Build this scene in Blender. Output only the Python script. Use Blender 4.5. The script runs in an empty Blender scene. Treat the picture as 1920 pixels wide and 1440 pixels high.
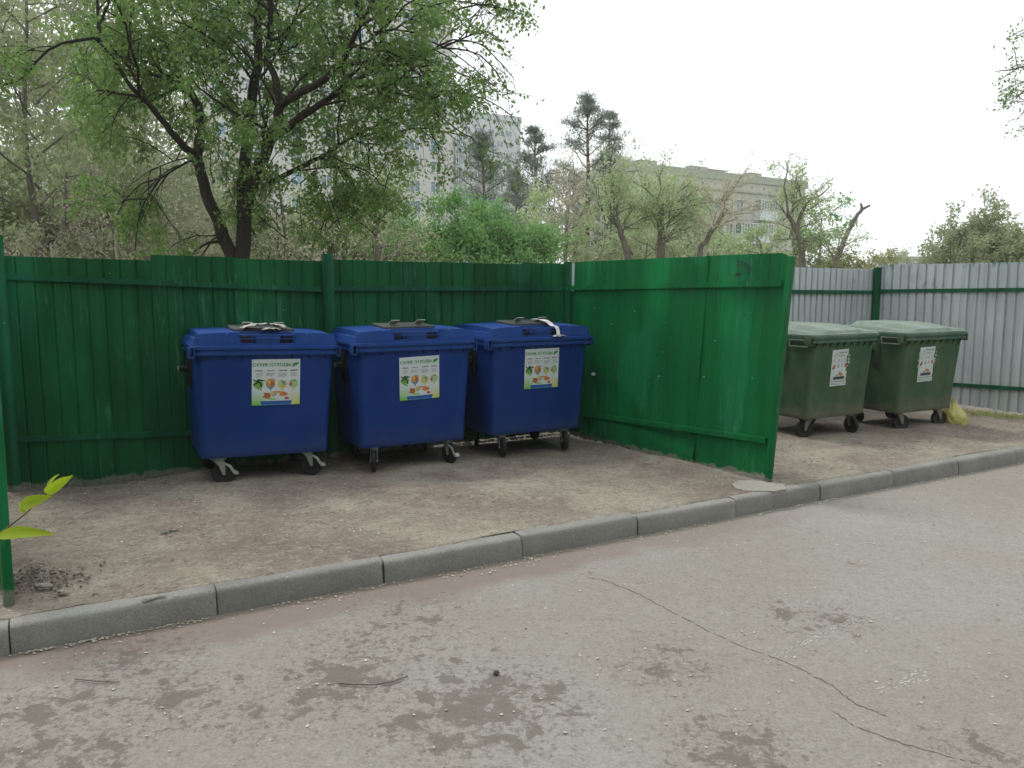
import bpy, bmesh, math, random
import numpy as np
from mathutils import Vector, Matrix
R = math.radians
PI = math.pi
scene = bpy.context.scene

# ------------------------------------------------------------------ camera
CAM_H = 1.856
FPX, VH = 1500.0, 537.0
TH = math.atan((720 - VH) / FPX)
cd = bpy.data.cameras.new('camera')
cd.sensor_fit = 'HORIZONTAL'; cd.sensor_width = 36; cd.lens = FPX / 1920 * 36
cd.clip_start = 0.05; cd.clip_end = 3000
cam = bpy.data.objects.new('camera', cd)
scene.collection.objects.link(cam)
cam.location = (0, 0, CAM_H); cam.rotation_euler = (PI / 2 - TH, 0, 0)
scene.camera = cam

# ------------------------------------------------------------------ world, sun, exposure
SUN_EL, SUN_AZ = R(58), R(305)       # azimuth clockwise from +Y: veiled sun beyond the trees on the left
w = bpy.data.worlds.new("World"); scene.world = w; w.use_nodes = True
nt = w.node_tree; nt.nodes.clear()
sky = nt.nodes.new('ShaderNodeTexSky'); sky.sky_type = 'NISHITA'; sky.sun_disc = False
sky.sun_elevation = SUN_EL; sky.sun_rotation = SUN_AZ
sky.air_density = 1.0; sky.dust_density = 3.0
hs = nt.nodes.new('ShaderNodeHueSaturation'); hs.inputs['Saturation'].default_value = 0.2
mx = nt.nodes.new('ShaderNodeMixRGB'); mx.inputs[0].default_value = 0.8
mx.inputs[2].default_value = (9.3, 9.6, 9.8, 1)
bg = nt.nodes.new('ShaderNodeBackground'); bg.inputs[1].default_value = 0.145
wo = nt.nodes.new('ShaderNodeOutputWorld')
nt.links.new(sky.outputs[0], hs.inputs['Color']); nt.links.new(hs.outputs[0], mx.inputs[1])
nt.links.new(mx.outputs[0], bg.inputs[0]); nt.links.new(bg.outputs[0], wo.inputs[0])
sl = bpy.data.lights.new('sun', 'SUN'); sl.energy = 1.5; sl.angle = R(14); sl.color = (1, 0.96, 0.9)
so = bpy.data.objects.new('sun', sl); scene.collection.objects.link(so)
so.rotation_euler = (PI / 2 - SUN_EL, 0, PI - SUN_AZ)
so.location = (0, 0, 30)
scene.view_settings.view_transform = 'Standard'; scene.view_settings.look = 'None'
scene.view_settings.exposure = 0.1; scene.view_settings.gamma = 1
scene.cycles.use_denoising = True
scene.cycles.max_bounces = 6; scene.cycles.volume_bounces = 2; scene.cycles.transparent_max_bounces = 8

# ------------------------------------------------------------------ helpers
def ray(u, v):
    x = u - 960; y = 720 - v
    return x, FPX * math.cos(TH) + y * math.sin(TH), -FPX * math.sin(TH) + y * math.cos(TH)
def G(u, v, z=0.0):
    x, f, up = ray(u, v); t = (z - CAM_H) / up
    return Vector((x * t, f * t, z))
def P(u, v, Y):
    x, f, up = ray(u, v); t = Y / f
    return Vector((x * t, Y, CAM_H + up * t))
KA = R(29.3)
E1 = Vector((math.cos(KA), math.sin(KA), 0)); N1 = Vector((-math.sin(KA), math.cos(KA), 0))
K0 = G(20, 1228)
def K(s, t, z=0.0):
    return K0 + E1 * s + N1 * t + Vector((0, 0, z))
GZ = 0.145   # level of the dirt behind the kerb

def link(o):
    scene.collection.objects.link(o); return o
def mesh(name, verts, faces, mats=None, smooth=False, midx=None):
    me = bpy.data.meshes.new(name)
    me.from_pydata([tuple(v) for v in verts], [], faces)
    if mats:
        for m in (mats if isinstance(mats, (list, tuple)) else [mats]): me.materials.append(m)
    if midx is not None: me.polygons.foreach_set('material_index', midx)
    if smooth: me.polygons.foreach_set('use_smooth', [True] * len(me.polygons))
    me.update(); return me
def npmesh(name, V, F, mat, smooth=False):
    """fast mesh from numpy arrays, all faces with the same number of corners"""
    me = bpy.data.meshes.new(name)
    k = F.shape[1]
    me.vertices.add(len(V)); me.vertices.foreach_set('co', V.astype(np.float32).ravel())
    me.loops.add(F.size); me.loops.foreach_set('vertex_index', F.astype(np.int32).ravel())
    me.polygons.add(len(F)); me.polygons.foreach_set('loop_start', np.arange(0, F.size, k, dtype=np.int32))
    me.polygons.foreach_set('loop_total', np.full(len(F), k, dtype=np.int32))
    if smooth: me.polygons.foreach_set('use_smooth', np.ones(len(F), dtype=bool))
    me.materials.append(mat); me.update(calc_edges=True); return me
def thing(name, label, cat, loc=(0, 0, 0), rz=0, group=None):
    o = link(bpy.data.objects.new(name, None)); o.location = loc; o.rotation_euler = (0, 0, rz)
    o.empty_display_size = 0.2
    o['label'] = label; o['category'] = cat
    if group: o['group'] = group
    return o
def wpart(name, me, parent, label=None):
    """part whose mesh is in world coordinates (parent only translated)"""
    o = link(bpy.data.objects.new(name, me)); o.parent = parent
    loc = parent.location.copy(); p = parent.parent
    o.matrix_parent_inverse = Matrix.Translation(-loc) if parent.type == 'EMPTY' else Matrix.Identity(4)
    if label: o['label'] = label
    return o
def part(name, me, parent, label=None):
    o = link(bpy.data.objects.new(name, me)); o.parent = parent
    if label: o['label'] = label
    return o
def solo(name, me, label, cat, group=None, kind=None):
    o = link(bpy.data.objects.new(name, me))
    if kind: o['kind'] = kind
    if kind != 'structure': o['label'] = label; o['category'] = cat
    if group: o['group'] = group
    return o
def struct(name, me):
    o = link(bpy.data.objects.new(name, me)); o['kind'] = 'structure'; return o
def copy_tree(o, parent=None):
    c = o.copy(); scene.collection.objects.link(c); c.parent = parent
    for ch in list(o.children): copy_tree(ch, c)
    return c

class MB:
    """collects simple solids into one mesh"""
    def __init__(s): s.v = []; s.f = []; s.m = []
    def add(s, vs, fs, mi=0):
        b = len(s.v); s.v += [tuple(v) for v in vs]; s.f += [tuple(i + b for i in f) for f in fs]; s.m += [mi] * len(fs)
    def box(s, c, d, rz=0, mi=0, M=None):
        hx, hy, hz = d[0] / 2, d[1] / 2, d[2] / 2
        vs = [Vector((x, y, z)) for x in (-hx, hx) for y in (-hy, hy) for z in (-hz, hz)]
        m = Matrix.Translation(Vector(c)) @ Matrix.Rotation(rz, 4, 'Z')
        if M is not None: m = m @ M
        s.add([m @ v for v in vs], [(0, 1, 3, 2), (4, 6, 7, 5), (0, 4, 5, 1), (2, 3, 7, 6), (0, 2, 6, 4), (1, 5, 7, 3)], mi)
    def bar(s, a, b, wd, ht, up=Vector((0, 0, 1)), mi=0):
        a, b = Vector(a), Vector(b); d = (b - a).normalized(); side = d.cross(up).normalized(); u = side.cross(d)
        vs = []
        for p in (a, b):
            for x, y in ((-1, -1), (1, -1), (1, 1), (-1, 1)): vs.append(p + side * x * wd / 2 + u * y * ht / 2)
        s.add(vs, [(3, 2, 1, 0), (4, 5, 6, 7), (0, 1, 5, 4), (1, 2, 6, 5), (2, 3, 7, 6), (3, 0, 4, 7)], mi)
    def cyl(s, a, b, r0, r1=None, n=16, mi=0, caps=True):
        a, b = Vector(a), Vector(b); r1 = r0 if r1 is None else r1
        d = (b - a).normalized(); x = d.orthogonal().normalized(); y = d.cross(x)
        vs = [p + (x * math.cos(t) + y * math.sin(t)) * r for p, r in ((a, r0), (b, r1)) for t in [2 * PI * i / n for i in range(n)]]
        fs = [(i, (i + 1) % n, n + (i + 1) % n, n + i) for i in range(n)]
        if caps: fs += [tuple(range(n - 1, -1, -1)), tuple(range(n, 2 * n))]
        s.add(vs, fs, mi)
    def loft(s, rings, cap0=True, cap1=True, mi=0):
        n = len(rings[0]); vs = [p for r in rings for p in r]; fs = []
        for k in range(len(rings) - 1):
            for i in range(n): fs.append((k * n + i, k * n + (i + 1) % n, (k + 1) * n + (i + 1) % n, (k + 1) * n + i))
        if cap0: fs.append(tuple(range(n - 1, -1, -1)))
        if cap1: fs.append(tuple(range((len(rings) - 1) * n, len(rings) * n)))
        s.add(vs, fs, mi)
    def mesh(s, name, mats, smooth=None, bevel=None):
        me = mesh(name, s.v, s.f, mats, midx=s.m)
        if smooth is not None or bevel:
            bm = bmesh.new(); bm.from_mesh(me)
            if bevel: bmesh.ops.bevel(bm, geom=[e for e in bm.edges if e.is_manifold and e.calc_face_angle(0) > R(30)], offset=bevel, segments=2, profile=0.6, affect='EDGES', clamp_overlap=True)
            if smooth is not None:
                for f in bm.faces: f.smooth = True
                for e in bm.edges: e.smooth = e.is_manifold and e.calc_face_angle(0) < R(smooth)
            bm.to_mesh(me); bm.free()
        return me
def rrect(wd, dp, r, yc, z, n=5, step=0.0):
    """rounded rectangle ring, counter clockwise from above; front side (-y) gets a proud middle panel"""
    pts = []
    for cx, cy, a0 in ((1, -1, -90), (1, 1, 0), (-1, 1, 90), (-1, -1, 180)):
        for i in range(n + 1):
            a = R(a0 + 90 * i / n)
            pts.append((cx * (wd / 2 - r) + r * math.cos(a), yc + cy * (dp / 2 - r) + r * math.sin(a), z))
    yf = yc - dp / 2; q = wd * 0.36
    pts += [(-q - 0.012, yf, z), (-q, yf - step, z), (q, yf - step, z), (q + 0.012, yf, z)]
    return [Vector(p) for p in pts]

# ------------------------------------------------------------------ materials
class NM:
    def __init__(s, name):
        s.m = bpy.data.materials.new(name); s.m.use_nodes = True; s.t = s.m.node_tree; s.N = s.t.nodes
        s.b = s.N['Principled BSDF']; s.out = s.N['Material Output']
        s.tc = s.N.new('ShaderNodeTexCoord').outputs['Object']
    def n(s, typ, ins={}, **kw):
        nd = s.N.new('ShaderNode' + typ)
        for k, v in kw.items(): setattr(nd, k, v)
        for k, v in ins.items():
            if hasattr(v, 'links') or isinstance(v, bpy.types.NodeSocket): s.t.links.new(v, nd.inputs[k])
            else: nd.inputs[k].default_value = v
        return nd
    def L(s, a, b): s.t.links.new(a, b)
    def map(s, scale=(1, 1, 1), rot=(0, 0, 0), loc=(0, 0, 0), src=None):
        return s.n('Mapping', {0: src or s.tc, 1: loc, 2: rot, 3: scale}).outputs[0]
    def noise(s, scale, detail=4, rough=0.55, vec=None, dist=0.0):
        return s.n('TexNoise', {'Vector': vec or s.tc, 'Scale': scale, 'Detail': detail, 'Roughness': rough, 'Distortion': dist}).outputs['Fac']
    def ramp(s, fac, stops, interp='LINEAR'):
        r = s.n('ValToRGB', {0: fac}); r.color_ramp.interpolation = interp
        e = r.color_ramp.elements
        while len(e) < len(stops): e.new(0.5)
        for el, (p, c) in zip(e, stops):
            el.position = p; el.color = c if len(c) == 4 else (*c, 1)
        return r.outputs[0]
    def rv(s, fac, a, b, lo=0.0, hi=1.0):
        return s.n('MapRange', {0: fac, 1: a, 2: b, 3: lo, 4: hi}).outputs[0]
    def mix(s, fac, a, b, mode='MIX'):
        nd = s.N.new('ShaderNodeMixRGB'); nd.blend_type = mode
        for k, v in ((0, fac), (1, a), (2, b)):
            if isinstance(v, bpy.types.NodeSocket): s.L(v, nd.inputs[k])
            else: nd.inputs[k].default_value = v if k == 0 or len(v) == 4 else (*v, 1)
        return nd.outputs[0]
    def math(s, op, a, b=0.0, c=0.0):
        return s.n('Math', {0: a, 1: b, 2: c}, operation=op).outputs[0]
    def xyz(s, src=None):
        o = s.n('SeparateXYZ', {0: src or s.tc}).outputs; return o[0], o[1], o[2]
    def fin(s, col=None, rough=None, bump=None, bs=0.3, bd=0.02, metal=None, spec=None):
        for k, v in (('Base Color', col), ('Roughness', rough), ('Metallic', metal), ('Specular IOR Level', spec)):
            if v is None: continue
            if isinstance(v, bpy.types.NodeSocket): s.L(v, s.b.inputs[k])
            else: s.b.inputs[k].default_value = (*v, 1) if k == 'Base Color' and len(v) == 3 else v
        if bump is not None:
            b = s.n('Bump', {'Height': bump, 'Strength': bs, 'Distance': bd}); s.L(b.outputs[0], s.b.inputs['Normal'])
        return s.m
def plain(name, col, rough=0.6, metal=0.0, var=0.25, sc=12, bs=0.15):
    m = NM(name); f = m.noise(sc, 5, 0.6)
    c = m.mix(m.rv(f, 0.3, 0.7), [x * (1 - var) for x in col], [min(1, x * (1 + var)) for x in col])
    return m.fin(c, rough, f, bs, 0.01, metal)

def green_paint(name, base, alt, streak=0.5):
    m = NM(name)
    v = m.map((9, 9, 0.55)); f = m.noise(1.0, 6, 0.6, v)
    big = m.noise(0.9, 3, 0.5)
    c = m.mix(m.rv(big, 0.35, 0.65), base, alt)
    c = m.mix(m.rv(f, 0.35, 0.75, 0, streak), c, [x * 0.55 for x in base])
    strip = m.noise(1.0, 2, 0.6, m.map((6.5, 6.5, 0.12))); c = m.mix(m.rv(strip, 0.35, 0.65, 0.0, 0.55), c, [x * 0.42 for x in base])
    up_ = m.noise(1.0, 3, 0.5, m.map((2.2, 2.2, 0.7), loc=(2, 5, 3))); c = m.mix(m.rv(up_, 0.52, 0.7, 0, 0.5), c, [x * 1.7 for x in base])
    # repainted lighter band patches and chalky weathering streaks
    p = m.noise(1.0, 2, 0.4, m.map((1.6, 1.6, 0.8), loc=(3.1, 0, 0)))
    c = m.mix(m.rv(p, 0.6, 0.64, 0, 0.35), c, [base[0] * 1.5 + 0.01, base[1] * 1.35, base[2] * 1.9 + 0.01])
    s2 = m.noise(1.0, 8, 0.75, m.map((28, 28, 2.2))); reg = m.noise(1.3, 2, 0.5, m.map((1, 1, 1), loc=(7, 3, 1)))
    s3 = m.math('MULTIPLY', m.rv(s2, 0.54, 0.66), m.rv(reg, 0.52, 0.62))
    c = m.mix(m.math('MULTIPLY', s3, 0.38), c, (0.12, 0.36, 0.26))
    ch = m.n('TexVoronoi', {'Vector': m.tc, 'Scale': 7.0}).outputs['Distance']
    chip = m.math('MULTIPLY', m.rv(ch, 0.035, 0.02), m.rv(m.noise(5, 2), 0.5, 0.55))
    c = m.mix(chip, c, (0.45, 0.5, 0.42))
    x, y, z = m.xyz()
    low = m.math('ADD', z, m.math('MULTIPLY', m.noise(6, 4, 0.6), -0.22))
    c = m.mix(m.rv(low, 0.085, 0.065, 0, 0.8), c, (0.20, 0.21, 0.17))
    return m.fin(c, m.rv(f, 0.2, 0.8, 0.42, 0.62), m.noise(2.5, 4, 0.6, m.map((3, 3, 1))), 0.35, 0.03, spec=0.16)
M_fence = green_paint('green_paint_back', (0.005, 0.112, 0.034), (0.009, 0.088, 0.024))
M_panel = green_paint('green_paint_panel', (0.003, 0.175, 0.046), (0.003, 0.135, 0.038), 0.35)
M_rail = green_paint('green_paint_rail', (0.006, 0.10, 0.045), (0.009, 0.085, 0.036), 0.3)

def silver():
    m = NM('galvanised_sheet')
    f = m.noise(1.0, 6, 0.65, m.map((14, 14, 0.5))); b = m.noise(1.1, 4, 0.6)
    c = m.mix(m.rv(f, 0.3, 0.7), (0.38, 0.42, 0.44), (0.56, 0.61, 0.63))
    c = m.mix(m.rv(b, 0.5, 0.72, 0, 0.5), c, (0.58, 0.6, 0.62))
    s2 = m.noise(1.0, 7, 0.7, m.map((40, 40, 1.4)))
    c = m.mix(m.rv(s2, 0.64, 0.74, 0, 0.55), c, (0.72, 0.73, 0.73))
    c = m.mix(m.rv(s2, 0.36, 0.28, 0, 0.5), c, (0.17, 0.2, 0.22))
    x, y, z = m.xyz()
    drip = m.math('MULTIPLY', m.rv(m.noise(1, 3, 0.6, m.map((30, 30, 3))), 0.56, 0.6), m.rv(z, 2.08, 2.2))
    c = m.mix(drip, c, (0.02, 0.12, 0.09))
    gr = m.math('MULTIPLY', m.rv(m.noise(4, 5, 0.7), 0.6, 0.66), m.rv(m.noise(0.8, 2), 0.5, 0.6))
    c = m.mix(m.math('MULTIPLY', gr, 0.4), c, (0.2, 0.2, 0.2))
    return m.fin(c, 0.5, m.noise(3, 4), 0.2, 0.02, metal=0.25)
M_silver = silver()

def plastic(name, col, dust, damt, rough=0.42, spots=True):
    m = NM(name)
    f = m.noise(2.2, 6, 0.65); g = m.noise(30, 3, 0.6)
    c = m.mix(m.rv(f, 0.3, 0.75), col, [x * 0.8 for x in col])
    c = m.mix(m.rv(m.noise(3.0, 7, 0.7, m.map((1, 1, 0.5))), 0.45, 0.75, 0, damt), c, dust)
    sc = m.n('TexNoise', {'Vector': m.map((4, 4, 30), rot=(0.3, 0.2, 0)), 'Scale': 3, 'Detail': 5}).outputs[0]
    c = m.mix(m.rv(sc, 0.68, 0.72, 0, 0.2), c, dust)
    x_, y_, z_ = m.xyz()
    gm = m.math('ADD', z_, m.math('MULTIPLY', m.noise(4, 6, .7), -.5)); c = m.mix(m.rv(gm, .18, -.02, 0, min(.6, damt * 1.3)), c, [(a + b) * .5 for a, b in zip(dust, (.2, .17, .14))])
    dr = m.noise(1.0, 6, .7, m.map((30, 30, 1.6))); c = m.mix(m.rv(dr, .6, .74, 0, .05 + damt * .5), c, dust)
    if spots:
        ch = m.n('TexVoronoi', {'Vector': m.tc, 'Scale': 9}).outputs['Distance']
        c = m.mix(m.rv(ch, 0.05, 0.03, 0, 0.6), c, dust)
    return m.fin(c, m.rv(f, 0.3, 0.7, rough, rough + 0.15), g, 0.08, 0.004, spec=0.2)
M_blue = plastic('blue_plastic', (0.003, 0.039, 0.225), (0.05, 0.09, 0.2), 0.12)
M_bluel = plastic('blue_lid_plastic', (0.009, 0.055, 0.26), (0.09, 0.14, 0.28), 0.25)
M_gbin = plastic('green_bin_plastic', (0.042, 0.100, 0.046), (0.15, 0.165, 0.10), 0.5, 0.55)
M_glid = plastic('faded_green_lid', (0.17, 0.225, 0.18), (0.33, 0.37, 0.33), 0.6, 0.6)
M_black = plastic('black_plastic', (0.012, 0.013, 0.014), (0.08, 0.08, 0.07), 0.25, 0.5)
M_flap = plastic('dusty_black_flap', (0.05, 0.06, 0.055), (0.16, 0.17, 0.15), 0.6, 0.6)
M_rubber = plain('rubber', (0.009, 0.009, 0.010), 0.7, 0, 0.4)
M_zinc = plain('zinc_steel', (0.36, 0.38, 0.38), 0.42, 0.5, 0.25)
M_bracket = plain('grey_bracket', (0.36, 0.40, 0.38), 0.6)
M_oldsteel = plain('old_dusty_steel', (0.22, 0.20, 0.16), 0.7, 0.2, 0.35)
M_steelw = plain('pale_brake_steel', (0.5, 0.54, 0.52), 0.4, 0.3)

def ground_mat():
    m = NM('trodden_dirt')
    a = m.noise(0.9, 8, 0.68); b = m.noise(3.0, 8, 0.7); c3 = m.noise(38, 5, 0.7); d = m.noise(9, 6, 0.65, dist=0.6)
    c = m.ramp(a, [(0.36, (0.205, 0.162, 0.135)), (0.49, (0.275, 0.235, 0.192)), (0.60, (0.37, 0.338, 0.275))])
    c = m.mix(m.rv(b, 0.5, 0.66, 0, 0.6), c, (0.17, 0.125, 0.105))
    c = m.mix(m.rv(d, 0.54, 0.66, 0, 0.55), c, (0.38, 0.355, 0.30))
    c = m.mix(m.rv(m.noise(16, 6, 0.75), 0.6, 0.66, 0, 0.5), c, (0.10, 0.08, 0.068))
    c = m.mix(m.rv(c3, 0.35, 0.65, 0, 0.45), c, (0.1, 0.085, 0.072))
    v = m.n('TexVoronoi', {'Vector': m.tc, 'Scale': 45.0}).outputs['Distance']
    c = m.mix(m.math('MULTIPLY', m.rv(v, 0.22, 0.12), m.rv(m.noise(5, 4), 0.48, 0.6, 0, 0.7)), c, (0.40, 0.37, 0.31))
    for sc_, th_, k_ in ((70, 0.66, 0.20), (28, 0.8, 0.22)):
        vc = m.n('TexVoronoi', {'Vector': m.tc, 'Scale': float(sc_)}).outputs['Color']; vr, vg, vb = m.xyz(vc)
        c = m.mix(m.rv(vr, th_, th_ + .1, 0, k_), c, (0.10, 0.082, 0.07)); c = m.mix(m.rv(vg, th_ + .12, th_ + .2, 0, k_), c, (0.44, 0.41, 0.35))
    # grass and weeds further back, behind the fence line
    u = m.map(rot=(0, 0, -KA), loc=(0, 0, 0)); x, y, z = m.xyz(u)
    t0 = K0.dot(N1)
    back = m.rv(m.math('ADD', y, m.math('MULTIPLY', m.noise(1.2, 4), 0.8)), t0 + 4.7, t0 + 5.3)
    gr = m.mix(m.rv(m.noise(8, 5, 0.7), 0.3, 0.7), (0.08, 0.13, 0.035), (0.28, 0.27, 0.12))
    c = m.mix(back, c, gr)
    h = m.math('ADD', m.math('MULTIPLY', b, 1.0), m.math('MULTIPLY', c3, 0.35))
    return m.fin(c, 0.92, h, 0.7, 0.03, spec=0.15)
M_ground = ground_mat()

BLOBS = [((900, 1325), 0.50, 1.0), ((640, 1275), 0.38, 1.0), ((760, 1360), 0.2, 1.0), ((250, 1235), 0.4, .8), ((330, 1310), 0.36, .8), ((100, 1330), 0.4, .8),
         ((180, 1400), 0.3, .8), ((480, 1330), 0.35, .7), ((760, 1165), 0.5, .6), ((1040, 1300), 0.2, .8), ((1250, 1250), 0.3, .8), ((1380, 1410), 0.3, 1.),
         ((1560, 1160), 0.25, .8), ((1480, 1150), 0.2, .8), ((1600, 1060), 0.2, .35), ((700, 1220), 0.5, .7), ((30, 1430), .3, .9), ((1500, 1180), .15, .7), ((1850, 1420), .25, .7)]
def road_mat():
    m = NM('worn_asphalt')
    a = m.noise(0.5, 5, 0.55); b = m.noise(60, 6, 0.75); g = m.noise(170, 3, 0.8); d = m.noise(4, 6, 0.6)
    c = m.ramp(a, [(0.3, (0.272, 0.248, 0.207)), (0.5, (0.298, 0.281, 0.250)), (0.66, (0.318, 0.311, 0.297))])
    c = m.mix(m.rv(d, 0.5, 0.72, 0, 0.45), c, (0.27, 0.235, 0.19))
    c = m.mix(m.rv(m.noise(13, 7, 0.72), 0.56, 0.66, 0, 0.5), c, (0.21, 0.18, 0.14))
    c = m.mix(m.rv(m.noise(7, 6, 0.7, m.map(loc=(4, 4, 0))), 0.55, 0.7, 0, 0.4), c, (0.42, 0.41, 0.39))
    c = m.mix(m.rv(b, 0.3, 0.6, 0.4, 0), c, (0.13, 0.12, 0.11))
    c = m.mix(m.rv(g, 0.55, 0.75, 0, 0.5), c, (0.46, 0.45, 0.42))
    for sc_, th_, k_ in ((95, 0.6, 0.20), (42, 0.85, 0.28)):
        vc = m.n('TexVoronoi', {'Vector': m.tc, 'Scale': float(sc_)}).outputs['Color']; vr, vg, vb = m.xyz(vc)
        c = m.mix(m.rv(vr, th_, th_ + .15, 0, k_), c, (0.13, 0.118, 0.10)); c = m.mix(m.rv(vg, th_ + .16, th_ + .2, 0, k_ * .7), c, (0.46, 0.44, 0.40))
    u = m.map(rot=(0, 0, -KA)); x, y, z = m.xyz(u)
    t0 = K0.dot(N1)
    # reddish dust washed against the kerb
    w_ = m.math('ADD', m.math('SUBTRACT', y, t0), m.math('MULTIPLY', m.math('SUBTRACT', m.noise(1.5, 5, 0.6), 0.5), 0.75))
    c = m.mix(m.math('MULTIPLY', m.rv(w_, -0.42, -0.24, 0, 0.8), m.rv(x, K0.dot(E1) + 6.0, K0.dot(E1) + 3.0, 0.12, 1)), c, (0.215, 0.172, 0.148))
    # damp spots: blotches inside a few patches, and scattered small ones
    acc = None
    for (px, r, k) in BLOBS:
        p = G(*px)
        dd = m.n('VectorMath', {0: m.tc, 1: (p.x, p.y, 0)}, operation='DISTANCE').outputs['Value']
        q = m.rv(dd, r * 1.5, r * 0.1, 0, k)
        acc = q if acc is None else m.math('MAXIMUM', acc, q)
    vn = m.noise(8.0, 8, 0.68, None, 0.15)
    thr = m.math('SUBTRACT', 0.695, m.math('MULTIPLY', acc, 0.265))
    wet = m.n('MapRange', {0: m.math('SUBTRACT', vn, thr), 1: 0.0, 2: 0.02, 3: 0.0, 4: 0.66}).outputs[0]
    sm = m.noise(17, 5, 0.6)
    wet = m.math('MAXIMUM', wet, m.rv(sm, 0.655, 0.69, 0, 0.42))
    wet2 = m.math('MULTIPLY', m.rv(m.math('ADD', m.noise(26, 6, 0.7), m.math('MULTIPLY', acc, 0.11)), 0.575, 0.64, 0, 0.45), m.rv(acc, 0.05, 0.4))
    wet = m.math('MAXIMUM', wet, wet2)
    c = m.mix(wet, c, (0.115, 0.098, 0.08))
    h = m.math('ADD', b, m.math('MULTIPLY', g, 0.6))
    return m.fin(c, 0.88, h, 0.5, 0.008, spec=0.2)
M_road = road_mat()
def concrete(name, c0, c1):
    m = NM(name); a = m.noise(2.0, 6, 0.6); b = m.noise(60, 5, 0.7)
    c = m.mix(m.rv(a, 0.3, 0.7), c0, c1)
    c = m.mix(m.rv(b, 0.55, 0.75, 0, 0.4), c, [x * 0.55 for x in c0])
    c = m.mix(m.rv(m.noise(5, 6, 0.7), 0.58, 0.7, 0, 0.5), c, (0.2, 0.165, 0.14))
    c = m.mix(m.rv(m.noise(1.6, 7, 0.7, m.map(loc=(5, 2, 9))), 0.5, 0.68, 0, 0.35), c, [x * 0.7 for x in c0])
    vc = m.n('TexVoronoi', {'Vector': m.tc, 'Scale': 150.0}).outputs['Color']; vr, vg, vb = m.xyz(vc)
    c = m.mix(m.rv(vr, 0.8, 0.9, 0, .3), c, (0.12, 0.115, 0.10)); c = m.mix(m.rv(vg, 0.9, 0.95, 0, .3), c, (0.42, 0.40, 0.37))
    return m.fin(c, 0.9, m.math('ADD', b, m.math('MULTIPLY', m.noise(14, 5, .7), 1.5)), 0.6, 0.008, spec=0.2)
M_kerb = concrete('kerb_concrete', (0.21, 0.208, 0.19), (0.30, 0.298, 0.275))
M_slab = concrete('pale_concrete', (0.26, 0.25, 0.225), (0.36, 0.35, 0.31))
M_crack = plain('crack_dark', (0.11, 0.098, 0.085), 0.95)
M_chalk = plain('chalk_scuff', (0.52, 0.51, 0.49), 0.9)

def bark(name, col, k=0.5):
    m = NM(name); f = m.noise(1, 6, 0.7, m.map((22, 22, 5)))
    c = m.mix(m.rv(f, 0.3, 0.7), [x * k for x in col], [x * 1.4 for x in col])
    return m.fin(c, 0.9, f, 0.9, 0.03, spec=0.2)
def leafm(name, c0, c1, trans=0.35):
    m = NM(name)
    r = m.n('NewGeometry').outputs['Random Per Island']
    f = m.noise(0.55, 3)
    c = m.mix(r, c0, c1); c = m.mix(m.rv(f, 0.35, 0.65, 0, 0.45), c, [(a + b) * 0.42 for a, b in zip(c0, c1)])
    m.fin(c, 0.6, spec=0.3)
    tr = m.n('BsdfTranslucent', {0: m.mix(0.5, c, [min(1, x * 1.6) for x in c1])})
    ms = m.n('MixShader', {0: trans, 1: m.b.outputs[0], 2: tr.outputs[0]})
    m.L(ms.outputs[0], m.out.inputs[0]); return m.m
B_elm = bark('elm_bark', (0.045, 0.036, 0.03))
B_grey = bark('grey_bark', (0.19, 0.165, 0.142))
B_pale = bark('pale_twig_bark', (0.42, 0.385, 0.335), 0.7)
B_pine = bark('pine_bark', (0.14, 0.08, 0.055))
L_elm = leafm('elm_leaf', (0.100, 0.190, 0.050), (0.20, 0.32, 0.095), 0.45)
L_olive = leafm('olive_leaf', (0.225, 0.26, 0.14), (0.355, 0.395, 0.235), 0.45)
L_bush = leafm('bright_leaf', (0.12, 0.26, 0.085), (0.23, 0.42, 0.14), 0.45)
L_far = leafm('hazy_leaf', (0.29, 0.38, 0.20), (0.43, 0.52, 0.29), 0.5)  # leaf colour lightened to carry distance haze and sky glare
L_pale = leafm('pale_bud_leaf', (0.42, 0.40, 0.28), (0.56, 0.53, 0.39), 0.45)
L_yel = leafm('yellowish_leaf', (0.22, 0.25, 0.09), (0.34, 0.34, 0.14))
L_pine = leafm('pine_needles', (0.15, 0.195, 0.16), (0.24, 0.285, 0.235), 0.3)
L_fg = leafm('young_leaf', (0.26, 0.36, 0.01), (0.30, 0.40, 0.02), 0.45)

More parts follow.
